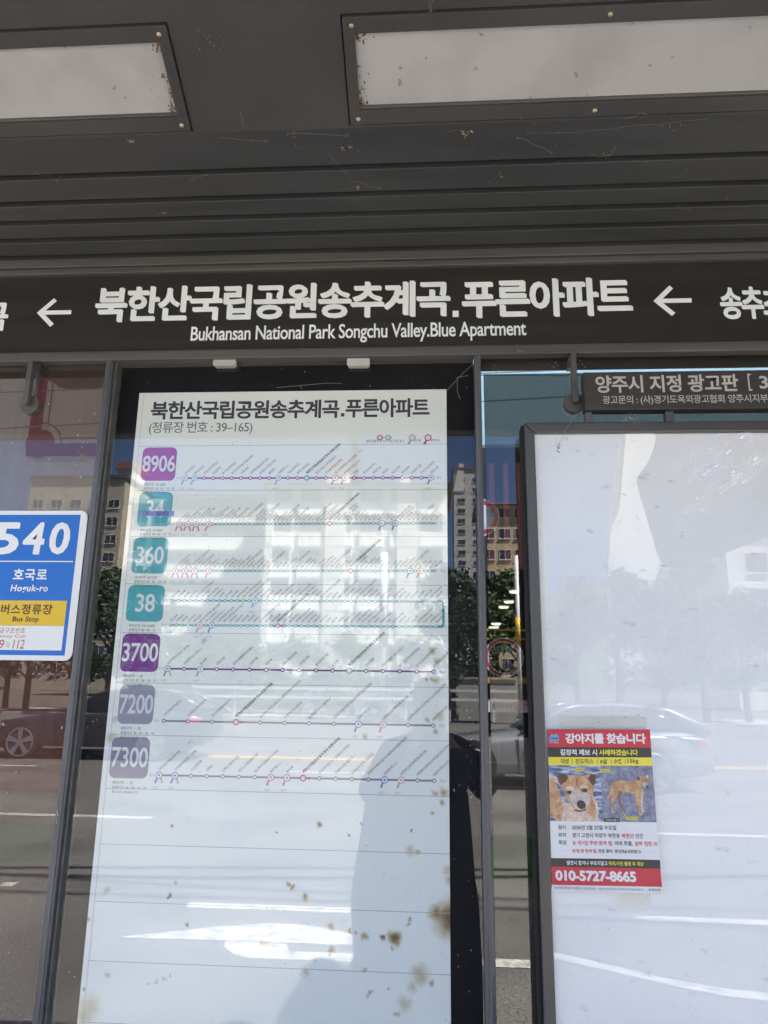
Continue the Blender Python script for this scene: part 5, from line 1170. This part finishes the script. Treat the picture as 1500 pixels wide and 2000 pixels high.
        for dx in (.72, 2.05, 3.02): m = MB(); m.box(x + dx * sc, x + dx * sc + .012, y + s_ * .916 - .008, y + s_ * .916 + .008, f_(.26), f_(.90)); m.build('door_gap', M_tyre, t)
        m = MB(); m.prism([(x - fo + .10, y + s_ * .66, f_(.60)), (x - fo + .45, y + s_ * .86, f_(.70)), (x - fo + .50, y + s_ * .86, f_(.64)), (x - fo + .06, y + s_ * .68, f_(.54))], (0, s_ * .045, 0)); m.build('headlight', M_hl, t)
        m = MB(); m.prism([(x + Lc - fo - .08, y + s_ * .70, f_(.86)), (x + Lc - fo - .32, y + s_ * .83, f_(.88)), (x + Lc - fo - .30, y + s_ * .84, f_(.76)), (x + Lc - fo - .04, y + s_ * .70, f_(.74))], (0, s_ * .04, 0)); m.build('tail_light', M_tl, t)
        for wx in (x, x + wb):
            yo = y + s_ * Wd / 2; R_ = .335; m = MB(); sg = s_
            m.cyl_y(wx, R_ + .03, R_ + .045, min(yo - sg * .25, yo - sg * .004), max(yo - sg * .25, yo - sg * .004), 0, 28); m.build('wheel_arch', M_tyre, t)
            m = MB(); m.cyl_y(wx, R_, R_, min(yo - sg * .22, yo + sg * .006), max(yo - sg * .22, yo + sg * .006), 0, 28); w_ = m.build('wheel', M_tyre, t)
            m = MB(); yq = yo + sg * .008
            m.prism([(wx + .235 * math.cos(6.283 * i / 28), yq, R_ + .235 * math.sin(6.283 * i / 28)) for i in range(28)][:0] or [(wx + .06 * math.cos(6.283 * i / 12), yq, R_ + .06 * math.sin(6.283 * i / 12)) for i in range(12)], (0, sg * .012, 0))
            for q in range(5):
                a_ = q * 6.283 / 5 + .3; ca_, sa_ = math.cos(a_), math.sin(a_)
                m.prism([(wx + .05 * ca_ - .035 * sa_, yq, R_ + .05 * sa_ + .035 * ca_), (wx + .275 * ca_ - .065 * sa_, yq, R_ + .275 * sa_ + .065 * ca_), (wx + .275 * ca_ + .05 * sa_, yq, R_ + .275 * sa_ - .05 * ca_), (wx + .05 * ca_ + .03 * sa_, yq, R_ + .05 * sa_ - .03 * ca_)], (0, sg * .008, 0))
            m.tube([(wx + .275 * math.cos(6.283 * i / 24), yq, R_ + .275 * math.sin(6.283 * i / 24)) for i in range(25)], .016, 6); m.build('rim', M_rim, w_)
    m = MB(); m.box(x - fo - .012, x - fo + .03, y - .42, y + .42, f_(.42), f_(.58)); m.build('grille', M_tyre, t)
    return t
pa = G(35, 1482); make_car('sedan', 'dark grey sedan reflected behind the number 7200 badge and left pane', car_paint('dark_grey_car_paint', (.05, .048, .056)), pa.x, pa.y - .9, 1.45)
make_car('sedan', 'silver sedan reflected right of the photographer, behind the right post', car_paint('silver_car_paint', (.42, .43, .45), .6), RY(918, 1500, -11.4).x, -11.4, 1.36)

# ------------------------------------------------------------------ photographer (seen in the glass)
M_cloth = paint('black_cloth', (.010, .010, .012), .85, 0, .3, 12, .2, 60, .2); M_skin = paint('skin', (.46, .28, .20), .5, 0, .08, 30, 0, 60, .4); M_hair = paint('black_hair', (.012, .010, .009), .45, 0, .3, 30)
PY = -1.86
def skin_mesh(name, verts, edges, root, mats, parent=None, sub=2):
    me = bpy.data.meshes.new(name); me.from_pydata([v[0] for v in verts], edges, [])
    o = bpy.data.objects.new(name, me); C.objects.link(o)
    for mt in mats: me.materials.append(mt)
    md = o.modifiers.new('skin', 'SKIN'); md.use_smooth_shade = True
    for i, v in enumerate(verts):
        sv = me.skin_vertices[0].data[i]; r_ = v[1]; sv.radius = r_ if isinstance(r_, tuple) else (r_, r_); sv.use_root = (i == root)
    sb_ = o.modifiers.new('smooth', 'SUBSURF'); sb_.levels = sub; sb_.render_levels = sub
    dg = bpy.context.evaluated_depsgraph_get(); me2 = bpy.data.meshes.new_from_object(o.evaluated_get(dg))
    o.modifiers.clear(); o.data = me2; bpy.data.meshes.remove(me)
    if not me2.materials:
        for mt in mats: me2.materials.append(mt)
    for p_ in me2.polygons: p_.use_smooth = True
    if parent: o.parent = parent; o.matrix_parent_inverse = Matrix.Translation(-parent.location)
    return o
V = [((-.05, PY, .93), (.175, .12)), ((-.045, PY, 1.10), (.155, .11)), ((-.03, PY, 1.22), (.175, .11)), ((-.015, PY, 1.35), (.11, .085)), ((0, PY - .005, 1.405), (.052, .052)), ((.008, PY + .005, 1.475), (.062, .072)), ((.01, PY + .01, 1.53), (.076, .086)), ((.01, PY, 1.585), (.056, .066)),
     ((.15, PY, 1.32), (.07, .07)), ((.265, PY + .02, 1.14), (.062, .062)), ((.14, PY + .17, 1.28), (.042, .042)), ((.06, PY + .225, 1.40), (.024, .028)), ((.043, PY + .230, 1.455), (.030, .018)),
     ((-.175, PY, 1.31), (.07, .07)), ((-.285, PY + .05, 1.12), (.066, .066)), ((-.14, PY + .17, 1.24), (.042, .042)), ((-.062, PY + .225, 1.36), (.024, .028)), ((-.045, PY + .230, 1.415), (.030, .018)),
     ((-.15, PY, .88), (.13, .12)), ((-.16, PY + .02, .5), (.10, .10)), ((-.16, PY, .12), (.085, .085)), ((-.165, PY + .13, .075), (.05, .035)),
     ((.05, PY, .88), (.13, .12)), ((.07, PY + .02, .5), (.10, .10)), ((.085, PY, .12), (.085, .085)), ((.095, PY + .13, .075), (.05, .035))]
Ed = [(0, 1), (1, 2), (2, 3), (3, 4), (4, 5), (5, 6), (6, 7), (3, 8), (8, 9), (9, 10), (10, 11), (11, 12), (3, 13), (13, 14), (14, 15), (15, 16), (16, 17), (0, 18), (18, 19), (19, 20), (20, 21), (0, 22), (22, 23), (23, 24), (24, 25)]
# five fingers on each hand, closed round the edges of the phone
for wrist, sx in ((12, 1), (17, -1)):
    w0 = Vector(V[wrist][0]); px_ = w0.x
    for fi in range(4):
        k = len(V); z0 = w0.z + .028 + fi * .017 - .02; ln = (.9, 1.0, .95, .78)[3 - fi]
        V += [((px_ + sx * .008, PY + .252, z0), .0085), ((px_ + sx * .012 * ln, PY + .268, z0 + .004), .0078), ((px_ - sx * .012 * ln, PY + .264, z0 + .006), .0068)]
        Ed += [(wrist, k), (k, k + 1), (k + 1, k + 2)]
    k = len(V); V += [((px_ - sx * .002, PY + .222, w0.z + .012), .010), ((px_ - sx * .020, PY + .222, w0.z + .04), .0082)]
    Ed += [(wrist, k), (k, k + 1)]
person = skin_mesh('person', V, Ed, 0, [M_cloth, M_skin])
tag(person, 'person in loose black clothes raising a phone, seen only as a reflection', 'person')
for p_ in person.data.polygons:
    c_ = p_.center
    if c_.z > 1.40 and abs(c_.x - .005) < .1 and c_.y < PY + .13: p_.material_index = 1
    if c_.y > PY + .20 and c_.z > 1.35: p_.material_index = 1
# face: nose, brow and mouth on the head, ears at the sides
m = MB()
m.tube([(.01, PY + .085, 1.555), (.01, PY + .112, 1.515), (.01, PY + .098, 1.505)], [.009, .014, .008], 8, 0)
for s_ in (1, -1): m.tube([(.01 + s_ * .072, PY + .005, 1.560), (.01 + s_ * .082, PY, 1.530), (.01 + s_ * .074, PY + .01, 1.500)], [.008, .014, .007], 8, 0); m.tube([(.01 + s_ * .018, PY + .090, 1.558), (.01 + s_ * .045, PY + .080, 1.556)], .007, 6, 1)
m.tube([(-.012, PY + .083, 1.475), (.01, PY + .092, 1.473), (.032, PY + .083, 1.475)], .006, 6, 2)
m.build('face_features', [M_skin, M_hair, paint('lips', (.40, .16, .14), .5)], person, True)
m = MB(); n_ = 20; rg = []
for i in range(9):
    ph = R(-35 + 125 * i / 8); rg.append(len(m.v))
    for q in range(n_): a_ = 2 * math.pi * q / n_; front = max(0, math.sin(a_)); r_ = .099 * math.cos(ph) * (1 - (.25 * front if i < 5 else 0)); m.v.append((.01 + r_ * .9 * math.cos(a_), PY - .012 + r_ * 1.05 * math.sin(a_) - (.02 * front if i < 5 else 0), 1.562 + .098 * math.sin(ph)))
for a, b in zip(rg, rg[1:]):
    for q in range(n_): q2 = (q + 1) % n_; m.f.append((a + q, a + q2, b + q2, b + q)); m.m.append(0)
m.build('hair', M_hair, person, True)
# black loose coat hem over the legs
m = MB(); rg = []
for i, (z, a_, b_) in enumerate(((1.31, .19, .12), (1.13, .225, .135), (.92, .25, .15), (.70, .28, .165), (.40, .275, .165), (.22, .27, .16))):
    rg.append(len(m.v)); 
    for q in range(28): an = 2 * math.pi * q / 28; w_ = 1 + .05 * math.sin(5 * an + z * 6); m.v.append((-.06 + a_ * w_ * math.cos(an), PY + b_ * w_ * math.sin(an), z))
for a, b in zip(rg, rg[1:]):
    for q in range(28): q2 = (q + 1) % 28; m.f.append((a + q, b + q, b + q2, a + q2)); m.m.append(0)
m.build('coat', M_cloth, person, True)
ph = thing('mobile_phone', (0, -1.62, 1.56), 'dark mobile phone held up in both hands of the photographer, seen in the glass', 'phone')
m = MB(); m.box(-.040, .036, -1.621, -1.6125, 1.43, 1.64); m.build('body', M_rubber, ph, bevel=.003)
m = MB(); m.box(-.037, .033, -1.6225, -1.6212, 1.435, 1.636); m.build('screen', M_cg, ph)
m = MB(); m.cyl_y(0, 1.62, .008, -1.6124, -1.6105, 0, 16); m.build('lens', M_chr, ph)
